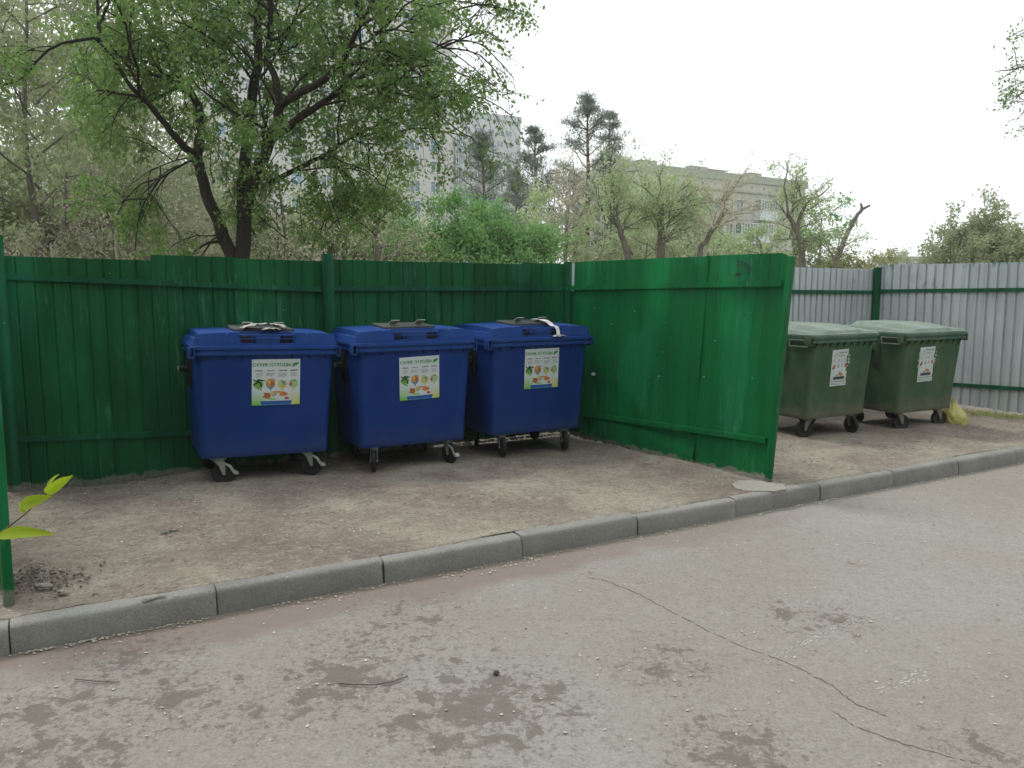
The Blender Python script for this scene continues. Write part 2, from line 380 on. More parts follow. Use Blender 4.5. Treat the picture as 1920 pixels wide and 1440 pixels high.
# ------------------------------------------------------------------ ground, road, kerb
def build_ground():
    rng = np.random.default_rng(4)
    def axis(lo, hi, fine0, fine1, st):
        a = list(np.arange(fine0, fine1, st)); x = fine0; s = st
        left = []
        while x > lo: s *= 1.5; x -= s; left.append(max(x, lo))
        x = a[-1]; s = st; right = []
        while x < hi: s *= 1.5; x += s; right.append(min(x, hi))
        return np.array(left[::-1] + a + right)
    S = axis(-900, 900, -2.5, 13, 0.07); T = np.concatenate([[0.082, 0.10, 0.12, 0.14, 0.17, 0.21], axis(0.26, 1400, 0.26, 6.5, 0.07)])
    T = np.unique(T[T >= 0.082])
    ss, tt = np.meshgrid(S, T, indexing='ij')
    zz = np.full(ss.shape, GZ - 0.004)
    fall = np.clip((tt - 0.142) / 0.25, 0, 1) * np.clip((8 - tt) / 2, 0, 1)
    for k in range(26):
        fr = rng.uniform(0.8, 7); an = rng.uniform(0, PI); ph = rng.uniform(0, 6.28)
        zz += fall * 0.010 / fr ** 0.8 * np.sin(fr * (math.cos(an) * ss + math.sin(an) * tt) + ph)
    tt = tt + np.where(tt < 0.11, 0.016 * np.sin(ss * 2.3 + 1) + 0.010 * np.sin(ss * 7.1) + rng.normal(0, .004, ss.shape), 0)
    zz = zz + 0.014 * np.clip((0.30 - tt) / 0.12, 0, 1) * np.clip((tt - 0.07) / 0.03, 0.35, 1)
    zz[:, 0] = 0.125        # the dirt edge dives into the kerb top instead of hovering over it
    V = np.stack([K0.x + E1.x * ss + N1.x * tt, K0.y + E1.y * ss + N1.y * tt, zz], -1).reshape(-1, 3)
    n, m_ = ss.shape; idx = np.arange(n * m_).reshape(n, m_)
    F = np.stack([idx[:-1, :-1], idx[1:, :-1], idx[1:, 1:], idx[:-1, 1:]], -1).reshape(-1, 4)
    struct('ground', npmesh('ground', V, F, M_ground, True))
    # road sheet and the verge on the near side
    q = lambda s0, s1, t0, t1, z: [K(s0, t0, z), K(s1, t0, z), K(s1, t1, z), K(s0, t1, z)]
    struct('road', mesh('road', q(-900, 900, -4.35, 0.02, 0), [(0, 1, 2, 3)], M_road))
    struct('verge', mesh('verge', q(-900, 900, -900, -4.35, 0.02) , [(0, 1, 2, 3)], M_ground))
build_ground()
def build_kerb():
    rnd = random.Random(3); mb = MB()
    for k in range(-4, 42):
        dz = rnd.uniform(-0.007, 0.006); dt = rnd.uniform(-0.008, 0.008); g = 0.004
        prof = [(-0.000, -0.05), (0.0, 0.05), (0.005, 0.112), (0.010, 0.130), (0.018, 0.140), (0.030, 0.146), (0.055, 0.149), (0.150, 0.150), (0.150, -0.05)]
        rings = []
        ss = [k + g, k + g + 0.012] + [k + 0.1 * i for i in range(1, 10)] + [k + 1 - g - 0.012, k + 1 - g]
        for j, s in enumerate(ss):
            e = 0.005 if j in (0, len(ss) - 1) else 0
            ring = []
            for i, (t, z) in enumerate(prof):
                jj = rnd.uniform(-0.0028, 0.0028) if 0 < i < 7 else 0
                if k in (1, 4) and j == len(ss) - 1 and i in (1, 2): jj += 0.012
                ring.append(K(s, t + dt + jj + (e if i < 5 else 0), z + dz + jj * 0.6 - (e * 0.6 if 2 < i < 8 else 0)))
            rings.append(ring)
        mb.loft(rings)
    struct('kerb', mb.mesh('kerb', M_kerb, smooth=50))
    m2 = MB()      # mortar in the joints, set back
    m2.add([K(-4, 0.02, -0.02), K(42, 0.02, -0.02), K(42, 0.02, 0.118), K(-4, 0.02, 0.118), K(42, 0.148, 0.118), K(-4, 0.148, 0.118)], [(0, 1, 2, 3), (3, 2, 4, 5)])
    struct('kerb_joints', m2.mesh('kerb_joints', M_crack))
build_kerb()
def strip(pts, wd, z, seed, jit=0.5, gaps=0.0, sub=9):
    rnd = random.Random(seed); line = []
    for a, b in zip(pts[:-1], pts[1:]):
        for i in range(sub): line.append(a.lerp(b, i / sub))
    line.append(pts[-1]); mb = MB(); prev = None
    for i, p in enumerate(line):
        d = (line[min(i + 1, len(line) - 1)] - line[max(i - 1, 0)]).normalized(); s = Vector((-d.y, d.x, 0))
        c = p + s * rnd.uniform(-1, 1) * wd * jit * 1.6; h = wd * rnd.uniform(0.35, 1.1) / 2
        if i in (0, len(line) - 1): h *= 0.2
        cur = (c - s * h + Vector((0, 0, z)), c + s * h + Vector((0, 0, z)))
        if prev and rnd.random() >= gaps: mb.add([prev[0], cur[0], cur[1], prev[1]], [(0, 1, 2, 3)])
        prev = cur
    return mb
cr = strip([G(*p) for p in [(1100, 1083), (1140, 1090), (1200, 1115), (1255, 1145), (1330, 1185), (1400, 1215), (1470, 1240), (1560, 1285), (1600, 1318), (1665, 1345)]], 0.0085, 0.0015, 1, gaps=0.06)
cr2 = strip([G(*p) for p in [(1560, 1332), (1600, 1360), (1670, 1388), (1740, 1408), (1830, 1432), (1900, 1450)]], 0.007, 0.0015, 2, gaps=0.15)
cr3 = strip([G(*p) for p in [(640, 1282), (690, 1283), (730, 1277), (765, 1268)]], 0.009, 0.006, 3, 0.1)
cr.add(cr2.v, cr2.f)
struct('road_crack', cr.mesh('road_crack', M_crack))
ch = MB()
rr = random.Random(8)
for k in range(230):
    t = rr.random(); a, b = G(1435, 1240), G(1612, 1158); p = a.lerp(b, t)
    d = (b - a).normalized(); s = Vector((-d.y, d.x, 0)); p = p + s * rr.gauss(0, 0.012) + Vector((0, 0, 0.0015))
    l, h = rr.uniform(0.003, 0.014), rr.uniform(0.0008, 0.0022)
    ch.add([p - d * l - s * h, p + d * l - s * h * .5, p + d * l * .8 + s * h, p - d * l * .7 + s * h * .6], [(0, 1, 2, 3)])
for k in range(40):
    a, b = G(1640, 1300), G(1740, 1262); p = a.lerp(b, rr.random() ** 0.6); d = (b - a).normalized(); s = Vector((-d.y, d.x, 0))
    p = p + s * rr.gauss(0, 0.02) + Vector((0, 0, 0.0015)); l, h = rr.uniform(0.004, 0.016), rr.uniform(0.002, 0.004)
    ch.add([p - d * l - s * h, p + d * l - s * h * .5, p + d * l * .8 + s * h, p - d * l * .7 + s * h * .6], [(0, 1, 2, 3)])
struct('road_marking', ch.mesh('road_marking', M_chalk))

# ------------------------------------------------------------------ fences
def sheet(a, b, ztop, zbot, seed, off=None, pitch=0.115, depth=0.012, lean=(0, 0), notch=None, bend=0.006, ragged=0.02, wide=0.75):
    """profiled steel sheet from a to b (ground points), ribs toward `off`; ztop / zbot are (left, right)"""
    rnd = random.Random(seed); d = (b - a); L = d.length; d = d / L
    nrm = off if off is not None else Vector((d.y, -d.x, 0))
    xs = []; x = 0.0
    while x < L:
        for f, dd in ((0.0, 0), (wide - 0.08, 0), (wide, 1), (0.96 - 0.04, 1)):
            xx = x + f * pitch
            if xx < L: xs.append((xx, dd))
        x += pitch
    xs.append((L, 0)); nz = 14; V = []; ph = rnd.uniform(0, 6)
    zb = [rnd.uniform(0, ragged) for _ in xs]
    for i, (x, dd) in enumerate(xs):
        t = x / L; zt = ztop[0] * (1 - t) + ztop[1] * t; z0 = zbot[0] * (1 - t) + zbot[1] * t + zb[i]
        if notch: zt -= notch(x, L)
        for j in range(nz):
            q = j / (nz - 1); z = z0 + (zt - z0) * q
            o = -dd * depth + bend * math.sin(x * 2.3 + q * 4 + ph) + bend * 0.5 * math.sin(q * 9 + x * 5 + ph)
            p = a + d * (x + (lean[0] * (1 - t) + lean[1] * t) * q * 0.0) + nrm * o + Vector((0, 0, z))
            lx = (lean[0] * (1 - t) + lean[1] * t) * q
            p = p + Vector((lx, 0, 0)); V.append(p)
    F = [(i * nz + j, (i + 1) * nz + j, (i + 1) * nz + j + 1, i * nz + j + 1) for i in range(len(xs) - 1) for j in range(nz - 1)]
    return V, F
def solid_sheet(name, VF, mat):
    me = mesh(name, VF[0], VF[1], mat)
    bm = bmesh.new(); bm.from_mesh(me)
    bmesh.ops.recalc_face_normals(bm, faces=bm.faces[:])
    bmesh.ops.solidify(bm, geom=bm.faces[:], thickness=0.0025)
    bm.to_mesh(me); bm.free(); return me
P1 = G(28, 918, GZ); COR = G(1060, 812, GZ); P1.z = 0; COR.z = 0
fd = (COR - P1).normalized(); FL = (COR - P1).length
fn = Vector((fd.y, -fd.x, 0))           # faces the road
Z = lambda z: Vector((0, 0, z))
def pipe(base, top, r, n=14):
    mb = MB(); mb.cyl(base, top, r, r, n); return mb
def square_post(p, z0, z1, wd, rz, lean=Vector((0, 0, 0))):
    mb = MB(); mb.bar(p + Z(z0), p + Z(z1) + lean, wd, wd, up=Vector((math.cos(rz), math.sin(rz), 0))); return mb
def fix(mb, name, mat, bevel=None, smooth=40): return mb.mesh(name, mat, smooth=smooth, bevel=bevel)

def dents(a, d, n_, mat, spots, name='dent'):
    mb = MB()
    for s_, z, l in spots:
        c = a + d * s_ + n_ * 0.004 + Z(z)
        mb.loft([[c + d * (l * math.cos(t) * k) + Z(l * .28 * math.sin(t) * k + .25 * l * k * math.cos(t) ** 2 * 0.3) + n_ * o for t in [2 * PI * i / 10 for i in range(10)]] for k, o in ((1, -.004), (.7, .003), (.2, .0045))][::1])
    return mb.mesh(name, mat, smooth=60)
fence = thing('green_fence', 'dark green painted profiled steel fence standing behind the three blue bins', 'fence', P1)
x = 0.07
spl = [(0.07, 1.16, 2.105, 2.085), (1.15, 1.86, 2.135, 2.125), (1.85, 2.75, 2.115, 2.10), (2.74, 3.84, 2.12, 2.105), (3.83, 4.93, 2.11, 2.10), (4.92, FL - 0.02, 2.12, 2.11)]
for i, (s0, s1, za, zb) in enumerate(spl):
    a = P1 + fd * (s0 if i else 0.0) + fn * (0.002 * (i % 2)); b = P1 + fd * s1 + fn * (0.002 * (i % 2))
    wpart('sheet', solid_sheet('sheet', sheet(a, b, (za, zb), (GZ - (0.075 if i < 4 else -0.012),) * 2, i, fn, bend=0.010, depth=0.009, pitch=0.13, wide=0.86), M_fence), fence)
def rail(a, b, za, zb, wd=0.035, ht=0.045, nrm=None, off=0.03):
    mb = MB(); n_ = nrm if nrm is not None else fn
    aa, bb = a + n_ * off + Z(za), b + n_ * off + Z(zb)
    mb.bar(aa, bb, 0.006, ht); mb.bar(aa - Z(ht / 2 - 0.003) + n_ * (-wd / 2 - .003), bb - Z(ht / 2 - 0.003) + n_ * (-wd / 2 - .003), wd, 0.006)
    mb.bar(aa + Z(ht / 2 + 0.001) + n_ * (-wd / 2 + .001), bb + Z(ht / 2 + 0.001) + n_ * (-wd / 2 + .001), wd, 0.006)
    return mb
mid = P1 + fd * 2.73
wpart('rail', rail(P1 + fd * 0.05, mid - fd * 0.05, 1.935, 1.825).mesh('rail', M_rail), fence)
wpart('rail', rail(mid + fd * 0.05, COR - fd * 0.04, 1.835, 1.83).mesh('rail', M_rail), fence)
wpart('rail', rail(P1 + fd * 0.05, mid - fd * 0.05, 0.575, 0.45).mesh('rail', M_rail), fence)
wpart('rail', rail(mid + fd * 0.05, COR - fd * 0.04, 0.45, 0.42).mesh('rail', M_rail), fence)
for p, zt, r in ((P1 + fn * 0.03, 2.27, 0.055), (mid + fn * 0.04, 2.17, 0.055), (COR + fn * 0.03, 2.135, 0.045)):
    wpart('post', fix(pipe(p, p + Z(zt), r), 'post', M_rail, smooth=40), fence)
# end panel that divides the two bays
PE = G(1441, 902, GZ); PE.z = 0; PS = COR + (PE - COR).normalized() * 0.13
pd = (PE - PS).normalized(); PLn = (PE - PS).length; pn = Vector((pd.y, -pd.x, 0))
if pn.x > 0: pn = -pn
div = thing('fence_panel', 'brighter green steel fence panel jutting out to the kerb between blue and green bins', 'fence', PE)
lean_end = 0.135
notch = lambda x, L: 0.0
def div_sheet(s0, s1, zt0, zt1, zb0, zb1, seed, off, notch=None):
    a = PS + pd * s0 + pn * off; b = PS + pd * s1 + pn * off
    l0 = lean_end * (s0 / PLn) ** 1.0; l1 = lean_end * (s1 / PLn)
    return solid_sheet('sheet', sheet(a, b, (zt0, zt1), (zb0, zb1), seed, pn, depth=0.0028, lean=(l0, l1), notch=notch, bend=0.010, ragged=0.03, pitch=0.105, wide=0.5), M_panel)
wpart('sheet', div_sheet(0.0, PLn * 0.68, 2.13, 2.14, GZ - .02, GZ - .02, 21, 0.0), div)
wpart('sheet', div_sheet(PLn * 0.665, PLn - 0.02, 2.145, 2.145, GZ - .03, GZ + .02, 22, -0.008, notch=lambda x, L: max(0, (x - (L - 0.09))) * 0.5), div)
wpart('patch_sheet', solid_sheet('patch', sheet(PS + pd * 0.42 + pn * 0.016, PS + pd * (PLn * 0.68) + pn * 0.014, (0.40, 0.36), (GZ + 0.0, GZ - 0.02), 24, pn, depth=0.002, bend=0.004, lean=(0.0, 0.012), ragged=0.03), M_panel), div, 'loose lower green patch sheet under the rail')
gm_ = MB(); gm_.bar(COR + pd * 0.03 + fd * .02 + Z(GZ), COR + pd * 0.03 + fd * .02 + Z(1.80), 0.012, 0.20, up=pd)
wpart('gap_strip', gm_.mesh('strip', M_rail), div, 'narrow dark green strip closing the gap at the corner post')
def lp(s, z, off=0.03):
    t = s / PLn; q = z / 2.14
    return PS + pd * s + pn * off + Z(z) + Vector((lean_end * t * q, 0, 0))
def drail(z0, z1, off):
    mb = MB(); a, b = lp(-0.1 if z0 > 1 else 0.02, z0, off), lp(PLn - 0.06, z1, off)
    mb.bar(a, b, 0.006, 0.045); mb.bar(a + Z(0.024) - pn * 0.018, b + Z(0.024) - pn * 0.018, 0.036, 0.006)
    return mb.mesh('rail', M_panel)
wpart('rail', drail(1.835, 1.88, 0.036), div); wpart('rail', drail(0.415, 0.50, 0.04), div)
pm = MB(); pm.bar(lp(PLn, 0.0, 0.02), lp(PLn, 2.11, 0.02), 0.05, 0.05, up=pn)
wpart('post', fix(pm, 'post', M_panel, bevel=0.004), div)
bo = MB()
rnd = random.Random(5)
for s, z in [(0.35, 1.62), (0.95, 1.6), (0.62, 1.45), (1.38, 1.5), (1.37, 1.2), (1.33, 0.95), (1.36, 0.6), (0.3, 1.0), (1.9, 1.0), (2.0, 1.35), (1.6, 1.44), (1.2, 0.9), (1.75, 0.62), (1.55, 0.36), (0.5, 1.99), (2.3, 1.6)]:
    if s < PLn:
        bo = MB(); c = lp(s, z, 0.004); bo.cyl(c, c + pn * 0.010, 0.008, 0.005, 8); wpart('bolt_head', bo.mesh('bolt', M_rail if rnd.random() < .6 else M_zinc), div)
# scuffed paint scab near the top of the free end
scb = MB()
for k in range(70):
    t = rnd.random(); s = PLn - 0.42 + 0.10 * math.sin(t * 5) + rnd.gauss(0, 0.02) - 0.13 * (1 - t); z = 1.96 + 0.13 * t + rnd.gauss(0, 0.012)
    c = lp(s, z, 0.010); r1, r2 = rnd.uniform(.004, .013), rnd.uniform(.004, .016); an = rnd.uniform(0, PI)
    scb.add([c + (pd * math.cos(an + q * PI / 2) * r1 + Z(math.sin(an + q * PI / 2) * r2)) + pn * rnd.uniform(0.0, 0.004) for q in range(4)], [(0, 1, 2, 3)])
wpart('paint_scab', scb.mesh('scab', plain('dark_blistered_paint', (0.004, 0.04, 0.025), 0.5, 0, .6)), div, 'dark blistered paint near the top corner')
# fleck caught on the panel
fk = MB(); c0 = lp(0.38, 0.89, 0.03)
fk.loft([[c0 + Vector((math.cos(a) * r * 0.026, 0.01 * k, math.sin(a) * r * 0.02)) for a in [2 * PI * i / 9 for i in range(9)]] for k, r in ((0, .4), (0.3, 1), (0.8, .9), (1, .3))])
solo('seed_fluff', fix(fk, 'fluff', plain('pale_fluff', (0.5, 0.55, 0.45), 0.9), smooth=80), 'small pale tuft of seed fluff against the brighter green panel beside the third blue bin', 'seed fluff')

# silver fence : back run continues the green line, then turns toward the road
SP = P1 + fd * (FL + (5.3 - COR.x) / fd.x); SE = G(1920, 784, GZ); SE.z = 0
sdv = (SE - SP).normalized(); SEND = SP + sdv * 3.4
sf = thing('silver_fence', 'weathered galvanised profiled steel fence with green rails enclosing the green bins', 'fence', SP)
runL = (SP - COR).length
for i in range(5):
    s0, s1 = 0.04 + i * (runL / 5), 0.04 + (i + 1) * (runL / 5)
    o = 0.002 * (i % 2)
    wpart('sheet', solid_sheet('sheet', sheet(COR + fd * s0 + fn * o, COR + fd * min(s1, runL - .03) + fn * o, (2.12 if i < 4 else 2.11, 2.11), (GZ + .02, GZ + .02), 40 + i, fn, bend=0.006, depth=0.022), M_silver), sf)
sn = Vector((sdv.y, -sdv.x, 0))
if sn.x > 0: sn = -sn
for i in range(3):
    s0, s1 = 0.05 + i * 1.12, 0.05 + (i + 1) * 1.12; o = 0.003 * (i % 2)
    wpart('sheet', solid_sheet('sheet', sheet(SP + sdv * s0 + sn * o, SP + sdv * s1 + sn * o, (2.17, 2.165), (GZ + .09, GZ + .03), 50 + i, sn, bend=0.008, depth=0.024), M_silver), sf)
for z in (1.79, 0.50):
    wpart('rail', rail(COR + fd * 0.1, SP - fd * 0.05, z + .02, z - .02).mesh('rail', M_rail), sf)
    wpart('rail', rail(SP + sdv * 0.05, SEND, z - 0.005, z + 0.045, nrm=sn).mesh('rail', M_rail), sf)
wpart('post', fix(pipe(SP + fn * .05, SP + fn * .05 + Z(2.13), 0.055), 'post', M_rail), sf)
wpart('post', fix(pipe(SEND + sn * .05, SEND + sn * .05 + Z(2.13), 0.055), 'post', M_rail), sf)
# near left divider: only its free edge is in view
FA = G(15, 1128, GZ); FA.z = 0; FB = Vector((-4.75, 6.35, 0)); ld = (FB - FA).normalized()
ln = Vector((ld.y, -ld.x, 0))
if ln.x < 0: ln = -ln
nf = thing('fence_panel', 'near green fence panel edge at the left border of the view beside rubble', 'fence', FA)
wpart('sheet', solid_sheet('sheet', sheet(FA, FB, (2.1, 2.1), (GZ, GZ), 60, ln, lean=(0.02, 0.0)), M_panel), nf)
pm = MB(); pm.bar(FA - ld * 0.015 + Z(0), FA - ld * .015 + Z(2.08) + Vector((0.02, 0, 0)), 0.05, 0.05, up=ld)
wpart('post', fix(pm, 'post', M_panel, bevel=0.004), nf)
hk = MB(); ha = P1 + fn * .05 - fd * 0.03 + Z(0.56); hb = G(10, 836, 0.58)
hk.cyl(ha, ha + Vector((-0.07, -0.05, 0.03)), 0.008, n=8); hk.cyl(ha + Vector((-0.07, -0.05, 0.03)), ha + Vector((-0.13, -0.12, -0.02)), 0.008, n=8)
wpart('hook', hk.mesh('hook', M_rail), fence)

# ------------------------------------------------------------------ posters
TXT = {}
def text_mesh(body, size, bold=0.0, align='CENTER'):
    key = (body, size, bold, align)
    if key in TXT: return TXT[key]
    c = bpy.data.curves.new('t', 'FONT'); c.body = body; c.size = size; c.align_x = align; c.align_y = 'CENTER'; c.offset = bold
    c.resolution_u = 3
    o = bpy.data.objects.new('t', c); scene.collection.objects.link(o); bpy.context.view_layer.update()
    me = bpy.data.meshes.new_from_object(o.evaluated_get(bpy.context.evaluated_depsgraph_get()))
    vs = [v.co.copy() for v in me.vertices]; fs = [tuple(p.vertices) for p in me.polygons]
    bpy.data.objects.remove(o); bpy.data.curves.remove(c); bpy.data.meshes.remove(me)
    TXT[key] = (vs, fs); return vs, fs
def fit_text(mb, body, cx, cz, wd, ht, mi, y, bold=0.0, align='CENTER'):
    if bold:      # heavier lettering: the same outlines struck three times side by side
        for k, dx in enumerate((-bold, bold)): fit_text(mb, body, cx + dx, cz, wd, ht, mi, y - .0001 * (k + 1), 0, align)
        bold = 0
    vs, fs = text_mesh(body, 1.0, 0, align)
    x0, x1 = min(v.x for v in vs), max(v.x for v in vs); z0, z1 = min(v.y for v in vs), max(v.y for v in vs)
    mb.add([(cx + ((v.x - x0) / (x1 - x0) - 0.5) * wd, y, cz + ((v.y - z0) / (z1 - z0) - 0.5) * ht) for v in vs], fs, mi)
def poly(mb, pts, mi, y): mb.add([(a, y, b) for a, b in pts], [tuple(range(len(pts)))], mi)
def disc(mb, cx, cz, r, mi, y, n=18, a0=0, a1=2 * PI, ry=None):
    poly(mb, [(cx + r * math.cos(a0 + (a1 - a0) * i / n), cz + (ry or r) * math.sin(a0 + (a1 - a0) * i / n)) for i in range(n)], mi, y)
def blob(mb, cx, cz, rx, rz_, mi, y, seed):
    rnd = random.Random(seed); n = 9
    poly(mb, [(cx + rx * rnd.uniform(.6, 1.1) * math.cos(2 * PI * i / n), cz + rz_ * rnd.uniform(.6, 1.1) * math.sin(2 * PI * i / n)) for i in range(n)], mi, y)
def paper():
    m = NM('printed_paper'); x, y, z = m.xyz()
    a = m.math('MULTIPLY', m.rv(z, -0.07, -0.20), m.rv(x, 0.0, -0.16))
    b = m.math('MULTIPLY', m.rv(z, -0.07, -0.20), m.rv(x, 0.05, 0.18))
    c = m.mix(m.rv(m.noise(9, 3), .3, .7), (0.60, 0.66, 0.70), (0.66, 0.71, 0.74))
    c = m.mix(a, c, (0.16, 0.50, 0.03)); c = m.mix(b, c, (0.55, 0.60, 0.04))
    return m.fin(c, 0.4, spec=0.4)
def flat(name, c): 
    m = NM(name); return m.fin(c, 0.45, spec=0.4)
PM = [paper(), flat('print_green', (0.02, 0.26, 0.07)), flat('print_dark', (0.05, 0.06, 0.07)), flat('print_lime', (0.16, 0.38, 0.06)),
      flat('print_bottle', (0.015, 0.06, 0.02)), flat('print_blue', (0.06, 0.26, 0.45)), flat('print_orange', (0.62, 0.25, 0.07)), flat('print_brown', (0.42, 0.12, 0.05)),
      flat('print_yellow', (0.6, 0.5, 0.12)), flat('print_bin_blue', (0.02, 0.10, 0.36)), flat('print_red', (0.5, 0.05, 0.1)), flat('print_light', (0.62, 0.72, 0.72)), flat('print_pale_green', (0.35, 0.55, 0.25)), flat('print_grey', (0.3, 0.33, 0.35))]
def dry_poster():
    mb = MB(); W, H = 0.205, 0.202
    N = 10     # slight paper waviness is carried by a gridded sheet
    mb.box((0, 0, 0), (2 * W, 0.002, 2 * H))
    y = -0.0022
    fit_text(mb, 'СУХИЕ ОТХОДЫ', -0.037, 0.152, 0.318, 0.036, 1, y, 0.0014)
    poly(mb, [(0.133, 0.132), (0.142, 0.158), (0.16, 0.171), (0.196, 0.174), (0.182, 0.150), (0.162, 0.142)], 1, y)
    poly(mb, [(0.13, 0.130), (0.165, 0.150), (0.19, 0.168), (0.168, 0.147)], 3, y - .0006)
    for cx, wd, s in ((-0.147, 0.06, 'стекло'), (-0.046, 0.062, 'бумага'), (0.058, 0.068, 'пластик'), (0.151, 0.06, 'металл')):
        fit_text(mb, s, cx, 0.103, wd, 0.013, 2, y, 0.0005)
    rnd = random.Random(2)
    for cx, n_, l in ((-0.147, 4, 0.04), (-0.046, 3, 0.08), (0.058, 4, 0.078), (0.151, 4, 0.05)):
        for k in range(n_):
            ll = l * rnd.uniform(0.6, 1); z = 0.079 - k * 0.0095
            x0 = cx - l / 2
            while x0 < cx - l / 2 + ll:
                q = rnd.uniform(0.006, 0.016); mb.box((x0 + q / 2, y, z), (q, 0.0004, 0.0042), mi=13); x0 += q + 0.003
    for cx, mi_, mj in ((-0.150, 3, 3), (-0.048, 5, 5), (0.055, 8, 8), (0.150, 12, 8)):
        disc(mb, cx, -0.015, 0.040, mi_, y, 22); disc(mb, cx + (0.02 if cx < -0.1 else 0.002), -0.063, 0.008, mj, y, 10)
        poly(mb, [(cx - 0.012, -0.05), (cx + 0.012, -0.05), (cx + 0.003, -0.068)], mj, y - .0003)
    yy = y - 0.0007
    for k, (a, b, l, t) in enumerate(((-0.165, 0.012, .028, .5), (-0.14, 0.0, .034, .9), (-0.125, 0.02, .03, .2), (-0.17, -0.008, .026, -.5), (-0.13, -.02, .03, 1.2))):
        c, s = math.cos(-t), math.sin(-t)
        poly(mb, [(a + c * px - s * pz, b + s * px + c * pz) for px, pz in ((-l, -.006), (l * .5, -.006), (l * .6, -.003), (l, -.003), (l, .003), (l * .6, .003), (l * .5, .006), (-l, .006))], 4, yy - k * .0002)
    blob(mb, -0.172, 0.03, .018, .012, 11, yy, 4)
    disc(mb, -0.048, -0.005, 0.037, 6, yy, 18); blob(mb, -0.035, -0.012, .018, .028, 7, yy - .0004, 6); blob(mb, -0.058, .004, .014, .02, 8, yy - .0005, 8)
    blob(mb, -0.02, 0.022, .012, .014, 13, yy - .0006, 9)
    blob(mb, 0.062, -0.005, .018, .03, 5, yy, 10); blob(mb, 0.072, 0.02, .02, .016, 11, yy - .0003, 11); blob(mb, 0.05, -0.02, .012, .02, 12, yy - .0004, 12)
    blob(mb, 0.125, -0.02, .016, .018, 10, yy, 13); blob(mb, 0.128, 0.005, .014, .012, 13, yy - .0003, 14); disc(mb, .158, .012, .012, 2, yy, 10, ry=.004); blob(mb, .165, -.01, .018, .014, 12, yy - .0003, 15)
    # heap of paper and packaging above the printed bin
    poly(mb, [(-0.107, -0.092), (-0.06, -0.082), (0.0, -0.078), (0.05, -0.083), (0.1, -0.10), (0.1, -0.15), (0.08, -0.165), (-0.07, -0.165), (-0.112, -0.14), (-0.098, -0.115)], 11, y)
    poly(mb, [(-0.107, -0.09), (-0.055, -0.092), (-0.045, -0.13), (-0.07, -0.147), (-0.115, -0.13), (-0.098, -0.11)], 7, yy)
    poly(mb, [(-0.055, -0.085), (0.0, -0.078), (0.06, -0.082), (0.10, -0.098), (0.05, -0.097), (0.0, -0.093)], 6, yy)
    blob(mb, 0.06, -0.112, .042, .02, 6, yy - .0003, 20); blob(mb, 0.075, -0.105, .025, .012, 7, yy - .0006, 21)
    blob(mb, -0.02, -0.105, .03, .018, 13, yy - .0003, 22); blob(mb, -0.035, -0.103, .025, .016, 8, yy - .0006, 23)
    blob(mb, 0.09, -0.143, .022, .014, 10, yy - .0005, 24); blob(mb, -0.03, -0.148, .06, .012, 12, yy - .0004, 25); blob(mb, .02, -.14, .03, .015, 11, yy - .0007, 26)
    poly(mb, [(-0.135, -0.165), (0.138, -0.165), (0.132, -0.180), (0.125, -0.202), (-0.125, -0.202), (-0.13, -0.18)], 9, yy - .001)
    poly(mb, [(-0.125, -0.193), (0.125, -0.193), (0.122, -0.2015), (-0.122, -0.2015)], 5, yy - .0013)
    return mb.mesh('dry_waste_poster', PM)
GP = [plain('greyed_paper', (0.55, 0.60, 0.59), 0.6, 0, .08), flat('gp_green', (0.10, 0.2, 0.15)), flat('gp_grey', (0.28, 0.33, 0.33)), flat('gp_red', (0.42, 0.09, 0.08)), flat('gp_black', (0.02, 0.03, 0.035)),
      flat('gp_orange', (0.48, 0.22, 0.08)), flat('gp_teal', (0.25, 0.4, 0.38)), flat('gp_pink', (0.6, 0.38, 0.36))]
